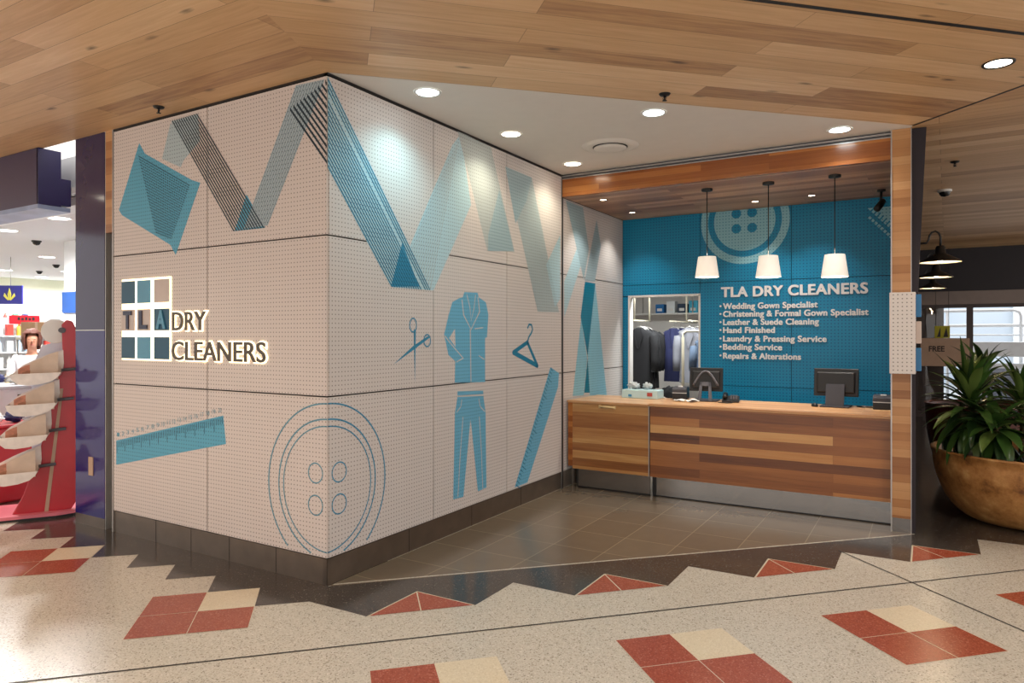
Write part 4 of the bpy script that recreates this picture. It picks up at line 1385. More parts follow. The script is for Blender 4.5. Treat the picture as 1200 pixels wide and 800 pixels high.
J1 = jacket('navy jacket at the front of the middle rail', (.10, 6.98, zr_ - .10), M['cloth_navy'], .34, .80)
dup(J1, (.13, 7.20, zr_ - .10), -.05, 'navy jacket second on the middle rail, a little to the right')
dup(J1, (.08, 7.42, zr_ - .10), .05, 'navy jacket third on the middle rail')
J2 = jacket('pale grey jacket behind the cream rack post', (.46, 6.56, zr_ - .10), M['cloth_grey'], .32, .78)
dup(J2, (.52, 6.75, zr_ - .10), -.06, 'pale grey jacket second behind the cream rack post')
jacket('light blue shirt among the grey jackets', (.42, 7.75, zr_ - .12), M['cloth_blue'], .36, .7)
jacket('slate blue jacket at the right of the grey jackets', (.82, 6.105, 1.62), M['cloth_slate'], .30, .50, .42)
cbx = thing('cabinet', 'low black cabinet in the back room beside the cream rack', 'cabinet', (1.0, 6.4, 0))
MB().rbox(.74, 6.2, 0, 1.25, 6.6, 1.10, .01).build('body', M['black'], cbx)
MB().box(.75, 6.193, .06, .99, 6.2, 1.08).box(1.0, 6.193, .06, 1.24, 6.2, 1.08).build('door', M['charcoal'], cbx)
tag(blob((.26, 6.36, .741), .10, 2, sx=1.5, sy=1, sz=.8, amp=.5, rest=True).build('garment_bag', M['cloth_black']), 'black bundled garment bag below the navy jackets', 'bag')
tb = thing('bench', 'white work bench below the hanging jackets in the back room', 'table', (0.15, 6.4, 0))
MB().rbox(-.6, 6.12, .70, .46, 6.7, .74, .005).build('table_top', M['white_gloss'], tb)
for x, y in ((-.57, 6.15), (.42, 6.15), (-.57, 6.67), (.42, 6.67)):
    MB().box(x - .02, y - .02, 0, x + .02, y + .02, .70).build('leg', M['aluminium'], tb)
sh = thing('wall_shelf', 'white shelf high on the back room wall with small packets', 'shelf', (-.2, 8.8, 2.02))
MB().rbox(-1.4, 8.6, 2.02, 1.6, 8.99, 2.045, .004).build('board', M['white_gloss'], sh)
for x in (-1.0, -.1, .8):
    MB().tube([(x, 8.62, 2.03), (x, 8.62, 2.8)], .012, n=8).build('hanger_rod', M['aluminium'], sh)
rl2 = [('#1c6fb0', 'blue box on the back room shelf'), ('#e6e9ea', 'white box on the back room shelf'), ('#18324c', 'dark box on the back room shelf'), ('#43b4d4', 'cyan box on the back room shelf')]
for i, (hx, lb) in enumerate(rl2):
    mt = plain('shelf_box_%d' % i, hx, .5)
    x = -.78 + .2 * i
    b = thing('storage_box', lb, 'box', (x, 8.75, 2.045))
    MB().rbox(x, 8.66, 2.045, x + .15, 8.85, 2.045 + .16 + .05 * (i % 2), .006).build('box_body', mt, b)
    MB().box(x + .03, 8.655, 2.08, x + .12, 8.661, 2.13).build('box_label', M['white_gloss'], b)

# ================================================================== RIGHT SIDE: bulkhead, glazed entrance, lamps
YE = 13.1
st = MB()
st.box(3.0, YE, 2.53, 9.3, YE + .4, 3.38, 0)
st.box(3.0, YE - .02, 2.27, 9.3, YE + .25, 2.53, 1)
st.box(2.9, YE + .13, 0, 3.66, YE + .3, 2.27, 2)
struct(st.build('wall_far', [M['bulkhead_dark'], plain('header_bronze', '#6e625c', .3, metal=.4), plain('wall_umber', '#4f423b', .6)]))
w1 = MB()
for x in (3.15, 4.095, 6.1, 8.0):
    w1.box(x - .055, YE, 0, x + .055, YE + .12, 2.27)
w1.box(3.1, YE + .02, 0, 9.3, YE + .1, .12).box(3.1, YE + .02, 2.2, 9.3, YE + .1, 2.27)
wn = struct(w1.build('window_1', M['bronze_frame']))
glass('pane_glass')
for x0, x1 in ((3.2, 4.04), (4.15, 6.045), (6.155, 7.945)):
    MB().box(x0, YE + .055, .12, x1, YE + .063, 2.2).build('pane', M['pane_glass'], wn)
plain('street_wall', '#b4c0cc', .8, vary=.05, scale=1)
plain('street_grey', '#e2e8ec', .8)
plain('pavement', '#9aa0a4', .8)
so_ = MB()
so_.box(1.0, 24, 0, 16, 24.4, 9, 0)
for i in range(5):
    so_.box(3.4 + i * 2.3, 23.7, 0, 3.8 + i * 2.3, 24, 9, 1)
so_.box(1.0, 23.6, 3.6, 16, 24, 4.0, 1)
struct(so_.build('wall_street', [M['street_wall'], M['street_grey']]))
struct(MB().box(-1, 13.3, .002, 18, 26, .012).build('floor_street', M['pavement']))
# white tubular handrail outside
plain('rail_white', '#eceff2', .35)
gr = thing('handrail', 'white tubular ramp railing outside the glazed entrance', 'railing', (4.1, 14.6, 0))
def loop(x0, x1, z0, z1, y, r=.12):
    return [(x0, y, z1), (x1 - r, y, z1), (x1 - .03, y, z1 - .04), (x1, y, z1 - r), (x1, y, z0)]
MB().tube(loop(2.2, 5.05, .0, 2.18, 14.6), .032, n=8).build('top_rail', M['rail_white'], gr)
MB().tube(loop(2.2, 5.35, .0, 1.86, 14.6), .032, n=8).build('lower_loop', M['rail_white'], gr)
for z in (1.66, 1.46):
    MB().tube([(2.2, 14.6, z), (5.02 if z > 1.86 else 5.33, 14.6, z)], .018, n=8).build('bar', M['rail_white'], gr)
for x in (2.6, 3.75):
    MB().tube([(x, 14.6, 0), (x, 14.6, 2.18)], .028, n=8).build('post', M['rail_white'], gr)
struct(MB().box(4.16, 15.5, 0, 12, 15.8, .95).build('street_stand_in', plain('street_dark_blue', '#4d5566', .5, vary=.15, scale=2)))  # added block standing in for the dark street and cars outside
cn = thing('kerb_wall', 'low white wall panel outside the right glass pane', 'wall panel', (6, 14.2, 0))
MB().rbox(4.2, 14.0, 1.22, 9.5, 14.3, 1.52, .01).build('upper_panel', M['rail_white'], cn)
MB().rbox(4.2, 14.0, .98, 9.5, 14.3, 1.08, .01).build('lower_band', M['rail_white'], cn)
for x in (4.3, 6.4, 8.5):
    MB().box(x, 14.05, 0, x + .06, 14.25, 1.3).build('post', M['street_grey'], cn)
# board with printed words standing inside the glass
plain('board_tan', '#b99b84', .6)
plain('board_ink', '#3a302c', .6)
nt_ = thing('notice_board', 'tan notice board with dark capitals standing behind the planter leaves', 'sign', (3.62, 12.4, 0))
MB().rbox(3.26, 12.38, 1.06, 4.06, 12.42, 1.60, .006).build('board', M['board_tan'], nt_)
mb = MB()
fit_text(mb, 'FREE', 3.40, 3.66, 1.345, .10, lambda a, b, d: (a, 12.377 - d, b), .002, .004)
mb.build('lettering', M['board_ink'], nt_)
MB().box(3.30, 12.39, 0, 3.34, 12.41, 1.06).build('leg', M['bronze_frame'], nt_)
MB().box(3.98, 12.39, 0, 4.02, 12.41, 1.06).build('leg', M['bronze_frame'], nt_)
plain('poster_yellow', '#b7b02a', .6)
ys = thing('hanging_sign', 'small yellow and black sign hanging inside the glazed entrance', 'sign', (3.62, 12.98, 1.72))
MB().rbox(3.50, 12.97, 1.60, 3.76, 12.99, 1.84, .004).build('panel', M['poster_yellow'], ys)
MB().prism([(3.54, 1.62), (3.60, 1.82), (3.60, 1.62)], lambda a, b, d: (a, d, b), 12.964, 12.97).prism([(3.65, 1.62), (3.70, 1.82), (3.73, 1.62)], lambda a, b, d: (a, d, b), 12.964, 12.97).build('printed_mark', M['black'], ys)
MB().tube([(3.52, 12.98, 1.83), (3.52, 12.98, 3.38)], .004, n=6).tube([(3.74, 12.98, 1.83), (3.74, 12.98, 3.38)], .004, n=6).build('hanger_wire', M['black'], ys)
# gooseneck barn lamps on the side wall
glow('barn_glow', '#ffd9a0', 2.2)
plain('barn_inner', '#efe6d6', .5)
bl = thing('wall_lamp', 'black gooseneck barn lamp nearest the timber post', 'wall lamp', (3.49, 4.315, 2.33), group='barn lamps along the side wall')
xw = -.19
MB().lathe([(.175, 0), (.172, .012), (.06, .075), (.045, .085), (.04, .14), (.03, .155), (.001, .157)], (0, 0, 0), 32).build('lamp_shade', M['black'], bl, world=False)
MB().lathe([(.168, .004), (.05, .068), (.001, .072)], (0, 0, 0), 32).build('shade_lining', M['barn_inner'], bl, world=False)
MB().tube([(0, 0, .15), (0, 0, .24), (-.012, 0, .275), (-.04, 0, .295), (-.07, 0, .285), (-.088, 0, .255), (-.096, 0, .215), (-.11, 0, .19), (xw, 0, .185)], .009, n=8).build('gooseneck_arm', M['black'], bl, world=False)
MB().tube([(xw + .012, 0, .185), (xw, 0, .185)], .04, n=16).build('wall_plate', M['black'], bl, world=False)
MB().lathe([(.02, .06), (.032, .035), (.022, .012), (.001, .006)], (0, 0, 0), 16).build('bulb', M['lamp_warm'], bl, world=False)
lamp('barn_light', 'POINT', (3.49, 4.315, 2.345), P_BARN, (1, .75, .45), .03, parent=bl)
dup(bl, (3.471, 6.28, 2.33), 0, 'black gooseneck barn lamp, second from the timber post')
dup(bl, (3.447, 8.48, 2.33), 0, 'black gooseneck barn lamp, third and farthest from the timber post')

# ================================================================== PLANTERS AND PLANTS
mottled('bowl_gold', ['#6b4324', '#a3703c', '#bb8850', '#d3a86e'], 7, .45, bump=.25)
mottled('bowl_rust', ['#2b110a', '#54221a', '#6b3323'], 6, .4)
plain('soil', '#1f1712', .95, vary=.3, scale=30)
def bowl(label, loc, R, Hh, r0, mt, n=48):
    t = thing('planter_bowl', label, 'planter', loc)
    P = []
    for i in range(13):
        a = i / 12
        P.append((r0 + (R - r0) * math.sin(a * PI / 2) ** .8, Hh * (1 - math.cos(a * PI / 2)) ** .82))
    P = [(.001, 0)] + P + [(R + .012, Hh + .004), (R + .014, Hh + .02), (R - .02, Hh + .022), (R - .035, Hh), (R - .06, Hh - .14)]
    MB().lathe(P, loc, n).build('bowl', mt, t)
    MB().lathe([(.001, Hh - .07), (R * .5, Hh - .065), (R - .035, Hh - .085)], loc, n).build('soil', M['soil'], t)
    return t
PB = (4.172, 4.373, .0015)
bowl('large round weathered golden planter bowl standing right of the timber post', PB, .75, .60, .40, M['bowl_gold'])
bowl('dark rust coloured planter standing behind the golden bowl', (3.92, 6.15, .0015), .56, .86, .30, M['bowl_rust'])
plain('leaf_dark', '#26401f', .35, vary=.25, scale=3)
plain('leaf_mid', '#3a5a26', .33, vary=.25, scale=3)
plain('leaf_light', '#61783a', .35, vary=.2, scale=3)
plain('stem', '#6b5a38', .8, vary=.2)
def leaf(mb, o, az, el0, L, w, droop, mi, k=9):
    """one strap leaf: arching midrib with a folded blade"""
    p = Vector(o)
    el = el0
    pts = []
    for i in range(k):
        pts.append((p.copy(), el))
        d = Vector((math.cos(az) * math.cos(el), math.sin(az) * math.cos(el), math.sin(el)))
        p = p + d * (L / (k - 1))
        el -= droop / (k - 1) * (.5 + i / (k - 1))
    side = Vector((-math.sin(az), math.cos(az), 0))
    v, f = [], []
    for i, (q, e) in enumerate(pts):
        s = i / (k - 1)
        ww = w * (.35 + .65 * math.sin(min(1, s * 1.8) * PI / 2)) * (1 - max(0, (s - .45) / .55) ** 1.7) + .0015
        up = Vector((-math.cos(az) * math.sin(e), -math.sin(az) * math.sin(e), math.cos(e)))
        v += [q + side * ww + up * ww * .35, q, q - side * ww + up * ww * .35]
    for i in range(k - 1):
        a = i * 3
        f += [(a, a + 1, a + 4, a + 3), (a + 1, a + 2, a + 5, a + 4)]
    mb.add(v, f, mi, True)
def strap_plant(label, base, crown_z, n, Lr, wr, seed, elr=(-.3, 1.4), lean=(0, 0), cat='plant', wall_x=3.31, spikes=0):
    rnd = random.Random(seed)
    t = thing('dracaena_plant', label, cat, base)
    top = (base[0] + lean[0], base[1] + lean[1], crown_z)
    MB().tube([base, ((base[0] + top[0]) / 2 + .01, (base[1] + top[1]) / 2, (base[2] + crown_z) / 2), top], [.022, .018, .014], n=8).build('stem', M['stem'], t)
    mb = MB()
    for i in range(n):
        az = i * 2.39996 + rnd.uniform(-.3, .3)
        s = i / n
        el = elr[0] + (elr[1] - elr[0]) * s + rnd.uniform(-.15, .15)
        z = top[2] - (1 - s) * (crown_z - base[2]) * .38
        fz = (z - base[2]) / max(.01, crown_z - base[2])
        o = (base[0] + lean[0] * fz, base[1] + lean[1] * fz, z)
        Lf = rnd.uniform(*Lr)
        if math.cos(az) < -.05:
            Lf = min(Lf, max(.12, (o[0] - wall_x) / -math.cos(az)))
        leaf(mb, o, az, el, Lf, rnd.uniform(*wr), rnd.uniform(.9, 2.0) * (1.1 - .6 * s), rnd.choice([0, 0, 1, 1, 1, 2]))
    for i in range(spikes):
        leaf(mb, (top[0] + rnd.uniform(-.03, .03), top[1] + rnd.uniform(-.03, .03), top[2] - .05), i * 2.4, rnd.uniform(1.05, 1.5), rnd.uniform(.42, .62), .024, rnd.uniform(.1, .5), rnd.choice([0, 1]))
    o = mb.build('foliage', [M['leaf_dark'], M['leaf_mid'], M['leaf_light']], t)
    return t
SZ = .52
strap_plant('tall strap leaved plant with upright blades at the left of the golden bowl', (3.76, 4.14, SZ), 1.10, 84, (.36, .56), (.028, .046), 3, (-.8, 1.5), (-.04, .0), spikes=11)
strap_plant('bushy strap leaved plant leaning over the front rim of the golden bowl', (3.92, 3.98, SZ), .90, 54, (.28, .42), (.036, .056), 8, (-1.1, .9), (-.03, -.05))
strap_plant('arching leafy plant in the middle of the golden bowl', (4.12, 4.55, SZ), 1.10, 60, (.32, .5), (.02, .034), 12, (-.3, 1.3), (0, 0))
strap_plant('fine leaved plant at the right of the golden bowl', (4.38, 4.22, SZ), .90, 64, (.26, .46), (.012, .020), 21, (-.3, 1.2), (0, -.05))
strap_plant('low plant filling the front right of the golden bowl', (4.26, 3.98, SZ), .74, 44, (.24, .36), (.02, .032), 33, (-.5, 1.0), (0, 0))
strap_plant('upright dark plant in the rust coloured planter', (3.92, 6.15, .78), 1.25, 30, (.35, .5), (.025, .04), 44, (-.2, 1.4))
# ================================================================== PHARMACY NEXT DOOR
plain('store_ceiling', '#d9d9dc', .8, vary=.01)
plain('store_cream', '#f0f0d6', .8, vary=.01)
plain('store_white', '#e6e8ea', .6, vary=.01)
# glass panel, jamb and bulkhead
sp_ = thing('glass_partition', 'tall dark indigo glass panel between the pharmacy opening and the printed wall', 'glass panel', (-2.85, .02, .09))
MB().box(-3.08, .0, 1.70, -2.622, .012, 3.38).build('upper_pane', M['indigo_glass'], sp_)
MB().box(-3.08, .0, .09, -2.622, .012, 1.692).build('lower_pane', M['indigo_low'], sp_)
MB().box(-3.08, -.002, 1.692, -2.622, .012, 1.70).build('joint_strip', M['aluminium'], sp_)
MB().rbox(-2.86, -.008, .44, -2.79, 0, .60, .003).build('socket_plate', M['board_tan'], sp_)
MB().box(-3.08, .0, 0, -2.622, .03, .09).build('base_rail', M['steel_dark'], sp_)
jb = MB().box(-2.605, .0, 2.52, -2.502, .12, 3.38, 0)
jb.box(-2.612, .0, 0, -2.605, .12, 3.38, 1)
struct(jb.build('trim_7', [M['gum_post'], M['aluminium']]))
w2 = struct(MB().box(-2.605, .10, 0, -2.502, .118, .09).box(-2.605, .10, 2.5, -2.502, .118, 2.52).build('window_2', M['aluminium']))
MB().box(-2.605, .104, .09, -2.502, .110, 2.5).build('pane', M['pane_glass'], w2)
bk_ = MB()
bk_.box(-12, -.05, 2.86, -3.63, .14, 3.376, 0)
bk_.box(-3.645, -.05, 2.86, -3.62, .147, 3.376, 1)
bk_.box(-3.645, .147, 2.875, -3.62, .235, 3.125, 1)
bk_.box(-12, .14, 2.875, -3.63, .235, 3.12, 0)
bk_.box(-12, -.048, 2.82, -3.63, .235, 2.86, 2)
struct(bk_.build('wall_pharmacy_front', [M['purple_panel'], M['navy_panel'], plain('underside_blue', '#8f9dbd', .4, vary=.2, scale=4)]))
struct(MB().box(-18, .24, 3.0, -2.6, 9, 3.06).build('ceiling_pharmacy', M['store_ceiling']))
up = MB().box(-12, .30, 3.0, -2.62, .34, 3.38)
up.box(-12, .36, 2.93, -2.62, .62, 3.0)
struct(up.build('wall_pharmacy_upstand', M['store_white']))
wl = MB()
wl.box(-15.2, -4, 0, -15, 9, 3.06, 0)
wl.box(-15, -4, 2.28, -14.9, 9, 2.34, 1)
wl.box(-2.6, .13, 0, -2.5, 9, 3.06, 1)
wl.box(-15.2, 8.9, 0, -2.6, 9, 3.06, 1)
struct(wl.build('wall_pharmacy', [M['store_cream'], M['store_white']]))
lb_ = ['pharmacy ceiling downlight at the left edge of the photo', 'pharmacy ceiling downlight near the hanging navy sign', 'pharmacy ceiling downlight beside the white column']
for i, (x, y) in enumerate([(-6.78, 1.05), (-9.62, 2.88), (-9.0, 3.05)]):
    downlight(lb_[i], (x, y, 3.0), .12, M['lamp_store'], M['white_gloss'], P_STORE, (1, .98, .96), angle=170)
for i, (x, y) in enumerate([(-13.0, 3.7), (-12.2, 4.5), (-5.0, 3.0), (-5.2, .9), (-8.0, 5.5), (-11.5, 1.2), (-14.1, 4.9), (-14.1, 6.0)]):  # last two added to brighten the far cream wall
    downlight('round downlight deep in the pharmacy ceiling', (x, y, 3.0), .12, M['lamp_store'], M['white_gloss'], P_STORE * 1.2, (1, .98, .96), angle=170, group='downlights deep in the pharmacy')
for lb, (x, y) in zip(['black dome camera in the pharmacy ceiling, nearest of three', 'black dome camera in the pharmacy ceiling, middle of three', 'black dome camera in the pharmacy ceiling, farthest of three'], [(-7.52, 1.743), (-10.9, 3.65), (-12.6, 4.15)]):
    dome_cam(lb, (x, y, 3.0), .05, M['black'])
# hanging navy sign with a yellow sprig
plain('sign_navy_blue', '#2a2a86', .4)
plain('sprig', '#d9d35a', .5)
hs = thing('hanging_sign', 'navy hanging sign with yellow sprig emblem under the pharmacy ceiling', 'sign', (-10.35, 2.5, 2.19))
A0, A1 = Vector((-11.3, 1.78, 0)), Vector((-9.997, 2.665, 0))
ud = (A1 - A0).normalized()
nd = Vector((ud.y, -ud.x, 0))
def hsf(a, b, d): return tuple(A0 + ud * a + nd * d + Vector((0, 0, b)))
LS = (A1 - A0).length
MB().prism([(0, 2.19), (LS, 2.19), (LS, 2.51), (0, 2.51)], hsf, -.03, .0).build('panel', M['sign_navy_blue'], hs)
ox = LS - .21
MB().prism([(ox - .018, 2.26), (ox + .018, 2.26), (ox + .03, 2.36), (ox, 2.47), (ox - .03, 2.36)], hsf, .0, .004).prism([(ox - .02, 2.25), (ox - .10, 2.33), (ox - .08, 2.38), (ox - .02, 2.29)], hsf, 0, .004).prism([(ox + .02, 2.25), (ox + .10, 2.33), (ox + .08, 2.38), (ox + .02, 2.29)], hsf, 0, .004).build('emblem', M['sprig'], hs)
for a in (.2, LS - .2):
    MB().tube([hsf(a, 2.51, -.015), hsf(a, 3.0, -.015)], .006, n=6).build('hanger_rod', M['aluminium'], hs)
# column with its blue band
cn = struct(MB().box(-7.25, 1.976, 0, -6.7, 2.6, 3.0).build('column', M['store_white']))
cs = thing('column_sign', 'blue sign wrapped round the white pharmacy column', 'sign', (-6.97, 2.29, 1.97))
MB().box(-7.27, 1.956, 1.97, -6.68, 2.62, 2.27).build('band', plain('sign_cobalt', '#2357a5', .4), cs)
MB().box(-6.679, 2.02, 2.07, -6.676, 2.5, 2.16).build('white_stripe', M['letter_white'], cs)
# shelving bays with products
pcol = ['#e8e8e6', '#2f6fb3', '#d8483c', '#e3c04a', '#4d9c72', '#b9d4e6', '#a05a9a', '#f1ede2', '#2b2f63']
pnam = ['white', 'blue', 'red', 'yellow', 'green', 'pale blue', 'purple', 'cream', 'navy']
pm = [plain('pack_' + n.replace(' ', '_'), c, .45) for n, c in zip(pnam, pcol)]
rnd = random.Random(5)
def product(kind, mt, h):
    mb = MB()
    if kind == 0:
        mb.rbox(-.045, -.05, 0, .045, .05, h, .004)
    else:
        mb.lathe([(.001, 0), (.038, 0), (.04, .01), (.04, h * .7), (.018, h * .82), (.018, h), (.001, h)], (0, 0, 0), 12)
    return mb
protos = {}
def put_product(x, y, z, ci, kind, where):
    key = (ci, kind)
    if key not in protos:
        o = product(kind, pm[ci], .2 if kind == 0 else .22).build('product_box' if kind == 0 else 'product_bottle', pm[ci])
        tag(o, '', 'product')
        protos[key] = o
    else:
        o = protos[key].copy()
        COL.objects.link(o)
    o.location = (x, y, z)
    o['label'] = 'small %s %s standing on the %s' % (pnam[ci], 'packet' if kind == 0 else 'bottle', where)
    o['group'] = '%s %s on the %s' % (pnam[ci], 'packets' if kind == 0 else 'bottles', where)
def bay(label, x, y0, y1, zs, h, where, step=.14, back=True):
    t = thing('shelving_unit', label, 'shelf', (x, (y0 + y1) / 2, 0))
    MB().box(x - .25, y0, 0, x - .22, y1, h).build('back_panel', M['store_white'], t)
    for y in (y0, y1):
        MB().box(x - .25, y - .015, 0, x + .14, y + .015, h).build('side_panel', M['store_white'], t)
    for z in zs:
        MB().box(x - .22, y0 + .015, z - .02, x + .14, y1 - .015, z).build('shelf_board', M['store_white'], t)
        n = int((y1 - y0 - .1) / step)
        for i in range(n):
            put_product(x + .05, y0 + .1 + i * step, z, rnd.randrange(len(pm)), rnd.random() < .35, where)
    return t
bay('white pharmacy shelving bay with small packets behind the red display stand', -11.0, 2.3, 4.2, (.75, 1.05, 1.35, 1.65), 1.98, 'nearer pharmacy shelves', .16)
bay('white shelving along the far cream pharmacy wall', -14.7, 3.9, 6.9, (1.25, 1.6, 1.95), 2.28, 'far pharmacy shelves', .2)
rs = thing('shelf_sign', 'red shelf header sign with dark lettering marks above the packets', 'sign', (-10.85, 3.1, 1.98))
MB().rbox(-10.9, 2.85, 1.86, -10.87, 3.35, 2.02, .004).build('panel', M['red_plastic'], rs)
mb = MB()
for i, yy in enumerate((2.98, 3.04, 3.10, 3.16, 3.22)):
    mb.box(-10.87, yy, 1.93, -10.866, yy + .04, 1.985 - .012 * (i % 2))
mb.build('lettering', M['core'], rs)
plain('kraft', '#a07f5e', .8)
for i, (x, y, z, s, lb) in enumerate([(-9.2, 2.46, 1.62, .24, 'brown cardboard box high behind the woman, left of two'), (-9.1, 2.78, 1.62, .26, 'brown cardboard box high behind the woman, right of two')]):
    b = thing('cardboard_box', lb, 'box', (x, y, z))
    MB().rbox(x - .12, y - s / 2, z, x + .12, y + s / 2, z + .25, .004).build('box_body', M['kraft'], b)
    MB().box(x + .1195, y - .02, z, x + .121, y + .02, z + .25).build('tape', M['board_tan'], b)
g2 = thing('shelving_unit', 'grey stock trolley carrying the two cardboard boxes', 'trolley', (-9.15, 2.6, 0))
MB().rbox(-9.4, 2.3, 1.58, -8.9, 2.95, 1.62, .005).build('shelf_board', M['aluminium'], g2)
for x in (-9.38, -8.92):
    for y in (2.32, 2.93):
        MB().tube([(x, y, 0), (x, y, 1.6)], .015, n=8).build('post', M['aluminium'], g2)
MB().rbox(-9.4, 2.3, .3, -8.9, 2.95, .33, .005).build('shelf_board', M['aluminium'], g2)
fr_ = thing('display_fridge', 'white framed upright cabinet with glass door behind the stand head', 'cabinet', (-10.4, 4.25, 0))
MB().rbox(-10.7, 3.86, 0, -10.2, 4.6, 2.1, .01).build('body', M['store_white'], fr_)
MB().box(-10.2, 3.93, .25, -10.19, 4.53, 1.9).build('door', M['charcoal_light'], fr_)
MB().tube([(-10.17, 3.97, .9), (-10.17, 3.97, 1.3)], .012, n=8).build('handle', M['aluminium'], fr_)
# service counter, its clutter, the assistant
pc = thing('service_counter', 'white pharmacy service counter in front of the woman', 'counter', (-5.5, .85, 0))
MB().rbox(-5.75, .05, 0, -5.25, 1.7, 1.06, .01).build('body', M['store_white'], pc)
MB().rbox(-5.8, .0, 1.06, -5.2, 1.75, 1.10, .008).build('counter_top', plain('counter_grey', '#b9bcc2', .3), pc)
MB().box(-5.249, .5, .78, -5.24, .78, 1.0).build('screen_panel', M['black_gloss'], pc)
MB().box(-5.249, .84, .80, -5.243, 1.0, .97).build('price_card', M['letter_white'], pc)
for i, (y, ci, lb) in enumerate([(.12, 0, 'white bag lying at the left end of the pharmacy counter'), (.34, 8, 'dark bag on the pharmacy counter'), (.55, 7, 'cream bag on the pharmacy counter'), (.78, 6, 'purple wrapped parcel on the pharmacy counter')]):
    tag(blob((-5.42, y, 1.10), .085, 11 + i, sx=1, sy=1.1, sz=.72, amp=.5, rest=True).build('bag', pm[ci]), lb, 'bag')
rp = thing('display_plinth', 'low red display plinth with clear trays left of the display stand', 'display stand', (-4.77, -.1, 0))
MB().rbox(-5.12, -.45, .0, -4.42, .30, .74, .02).build('body', M['red_plastic'], rp)
MB().rbox(-5.14, -.47, .74, -4.40, .32, .77, .008).build('rim', M['red_plastic'], rp)
for i, (x, y, ci, lb) in enumerate([(-4.58, -.22, 5, 'pale blue packet on the red plinth'), (-4.56, -.02, 0, 'white packet on the red plinth'), (-4.58, .17, 8, 'navy packet on the red plinth'), (-4.80, .05, 7, 'cream packet at the back of the red plinth')]):
    tag(blob((x, y, .77), .075, 30 + i, sx=1.1, sy=1.1, sz=.68, amp=.5, rest=True).build('packet', pm[ci]), lb, 'packet')
# red display stand: fin, round white head, four scoop trays on a low base
DS = thing('display_stand', 'tall red display stand with round white head and four tilted leaflet trays', 'display stand', (-3.5, -.11, 0), math.atan2(.863, .505))
def px(x, y): return ((x - 43) / 129.7, 1.65 + (393 - y) / 129.7)
def fS(a, b, d): return (a, d, b)
fin = [px(*p) for p in [(66, 380), (71, 374), (77, 376), (82, 388), (86, 408), (86.5, 470), (86, 560), (82, 590), (76, 600.5), (17, 602), (28, 580), (44, 530), (55, 485), (63, 440), (67, 410)]]
MB().prism(fin, fS, .04, .075).build('fin', M['red_plastic'], DS, world=False, bevel=.008)
MB().prism([px(*p) for p in [(80, 380), (85, 395), (88.5, 408), (89, 470), (88, 575), (84, 600), (81, 600), (86, 560), (86.5, 470), (86, 408), (82, 388)]], fS, .03, .085).build('edge_strip', M['white_gloss'], DS, world=False)
hd = px(59, 388)
MB().prism(ell(hd[0], hd[1], .108, .112, 40), fS, .085, .11).build('head_disc', M['white_gloss'], DS, world=False, bevel=.006)
MB().prism(ell(hd[0] + .06, hd[1] + .01, .03, .025, 20), fS, .02, .086).build('head_clamp', M['charcoal_light'], DS, world=False)
MB().prism([px(*p) for p in [(67, 398), (68, 430), (52, 525), (36, 542), (36, 430), (46, 405)]], fS, .09, .11).build('back_panel', plain('panel_lilac', '#d4d6e4', .5), DS, world=False)
MB().prism([px(*p) for p in [(65, 456), (68, 456), (53, 602), (49, 602)]], fS, .032, .041).build('rib_strip', M['board_tan'], DS, world=False)
bs_ = [(-.55, .02), (-.45, -.05), (.15, -.06), (.28, -.02), (.335, .08), (.335, .4), (.25, .5), (-.45, .5), (-.55, .4)]
MB().prism(bs_, lambda a, b, d: (a, b, d), .022, .05).build('base', M['pink_plastic'], DS, world=False)
MB().prism([(a * .97, b * .97 + .01) for a, b in bs_], lambda a, b, d: (a, b, d), 0, .022).build('base_skirt', M['black'], DS, world=False)
plain('leaflet_tan', '#e0cbb8', .5, vary=.08, scale=12)
plain('leaflet_pink', '#c98a72', .6, vary=.3, scale=25)
plain('leaflet_brown', '#b07a5e', .6, vary=.3, scale=25)
plain('tray_clear', '#e6dcd4', .18, spec=.8, vary=.12, scale=14)
for i, (tx, ty) in enumerate([(44, 434), (40, 469), (32, 505), (22, 546)]):
    cx, cz = px(tx, ty)
    low = [(.182, -.01), (.165, -.045), (.12, -.085), (.04, -.11), (-.06, -.12), (-.13, -.11), (-.175, -.07), (-.19, -.02)]
    back = [(-.19, -.02), (-.12, .05), (-.02, .105), (.08, .15), (.185, .185), (.19, .06)] + low[:-1]
    f2 = lambda a, b, d: (cx + a, d, cz + b)
    tr_ = MB()
    tr_.prism(back, f2, .02, .03)
    tr_.prism(low, f2, -.21, -.20)
    for p, q in zip(low[:-1], low[1:]):
        tr_.add([f2(p[0], p[1], -.205), f2(q[0], q[1], -.205), f2(q[0], q[1], .025), f2(p[0], p[1], .025)], [(0, 1, 2, 3)], 0, True)
    tr_.add([f2(.182, -.01, -.205), f2(.19, .06, .025), f2(.165, -.045, .025)], [(0, 1, 2)])
    tb_ = tr_.build('tray', M['tray_clear'], DS, world=False)
    for j, (x0, mt) in enumerate([(-.15, 'leaflet_pink'), (-.06, 'leaflet_tan'), (.04, 'leaflet_tan'), (-.115, 'leaflet_brown')]):
        lp = MB()
        if j < 3:
            z1_ = .02 + .052 * j
            lp.prism([(x0, -.075), (x0 + .115, -.075), (x0 + .12, z1_ + .05), (x0 + .06, z1_ + .03), (x0 + .005, z1_)], lambda a, b, d: f2(a, b, d - b * .3), -.06 - .03 * j, -.05 - .03 * j)
        else:
            lp.prism([(x0, -.075), (x0 + .06, -.075), (x0 + .07, .012), (x0 + .01, -.008)], lambda a, b, d: f2(a, b, d - b * .3), -.17, -.165)
        lp.build('leaflets', M[mt], tb_, world=False)
    MB().tube([f2(.17, .0, .0), f2(.30, .012, .0)], .014, n=8).build('tray_arm', M['charcoal_light'], DS, world=False)

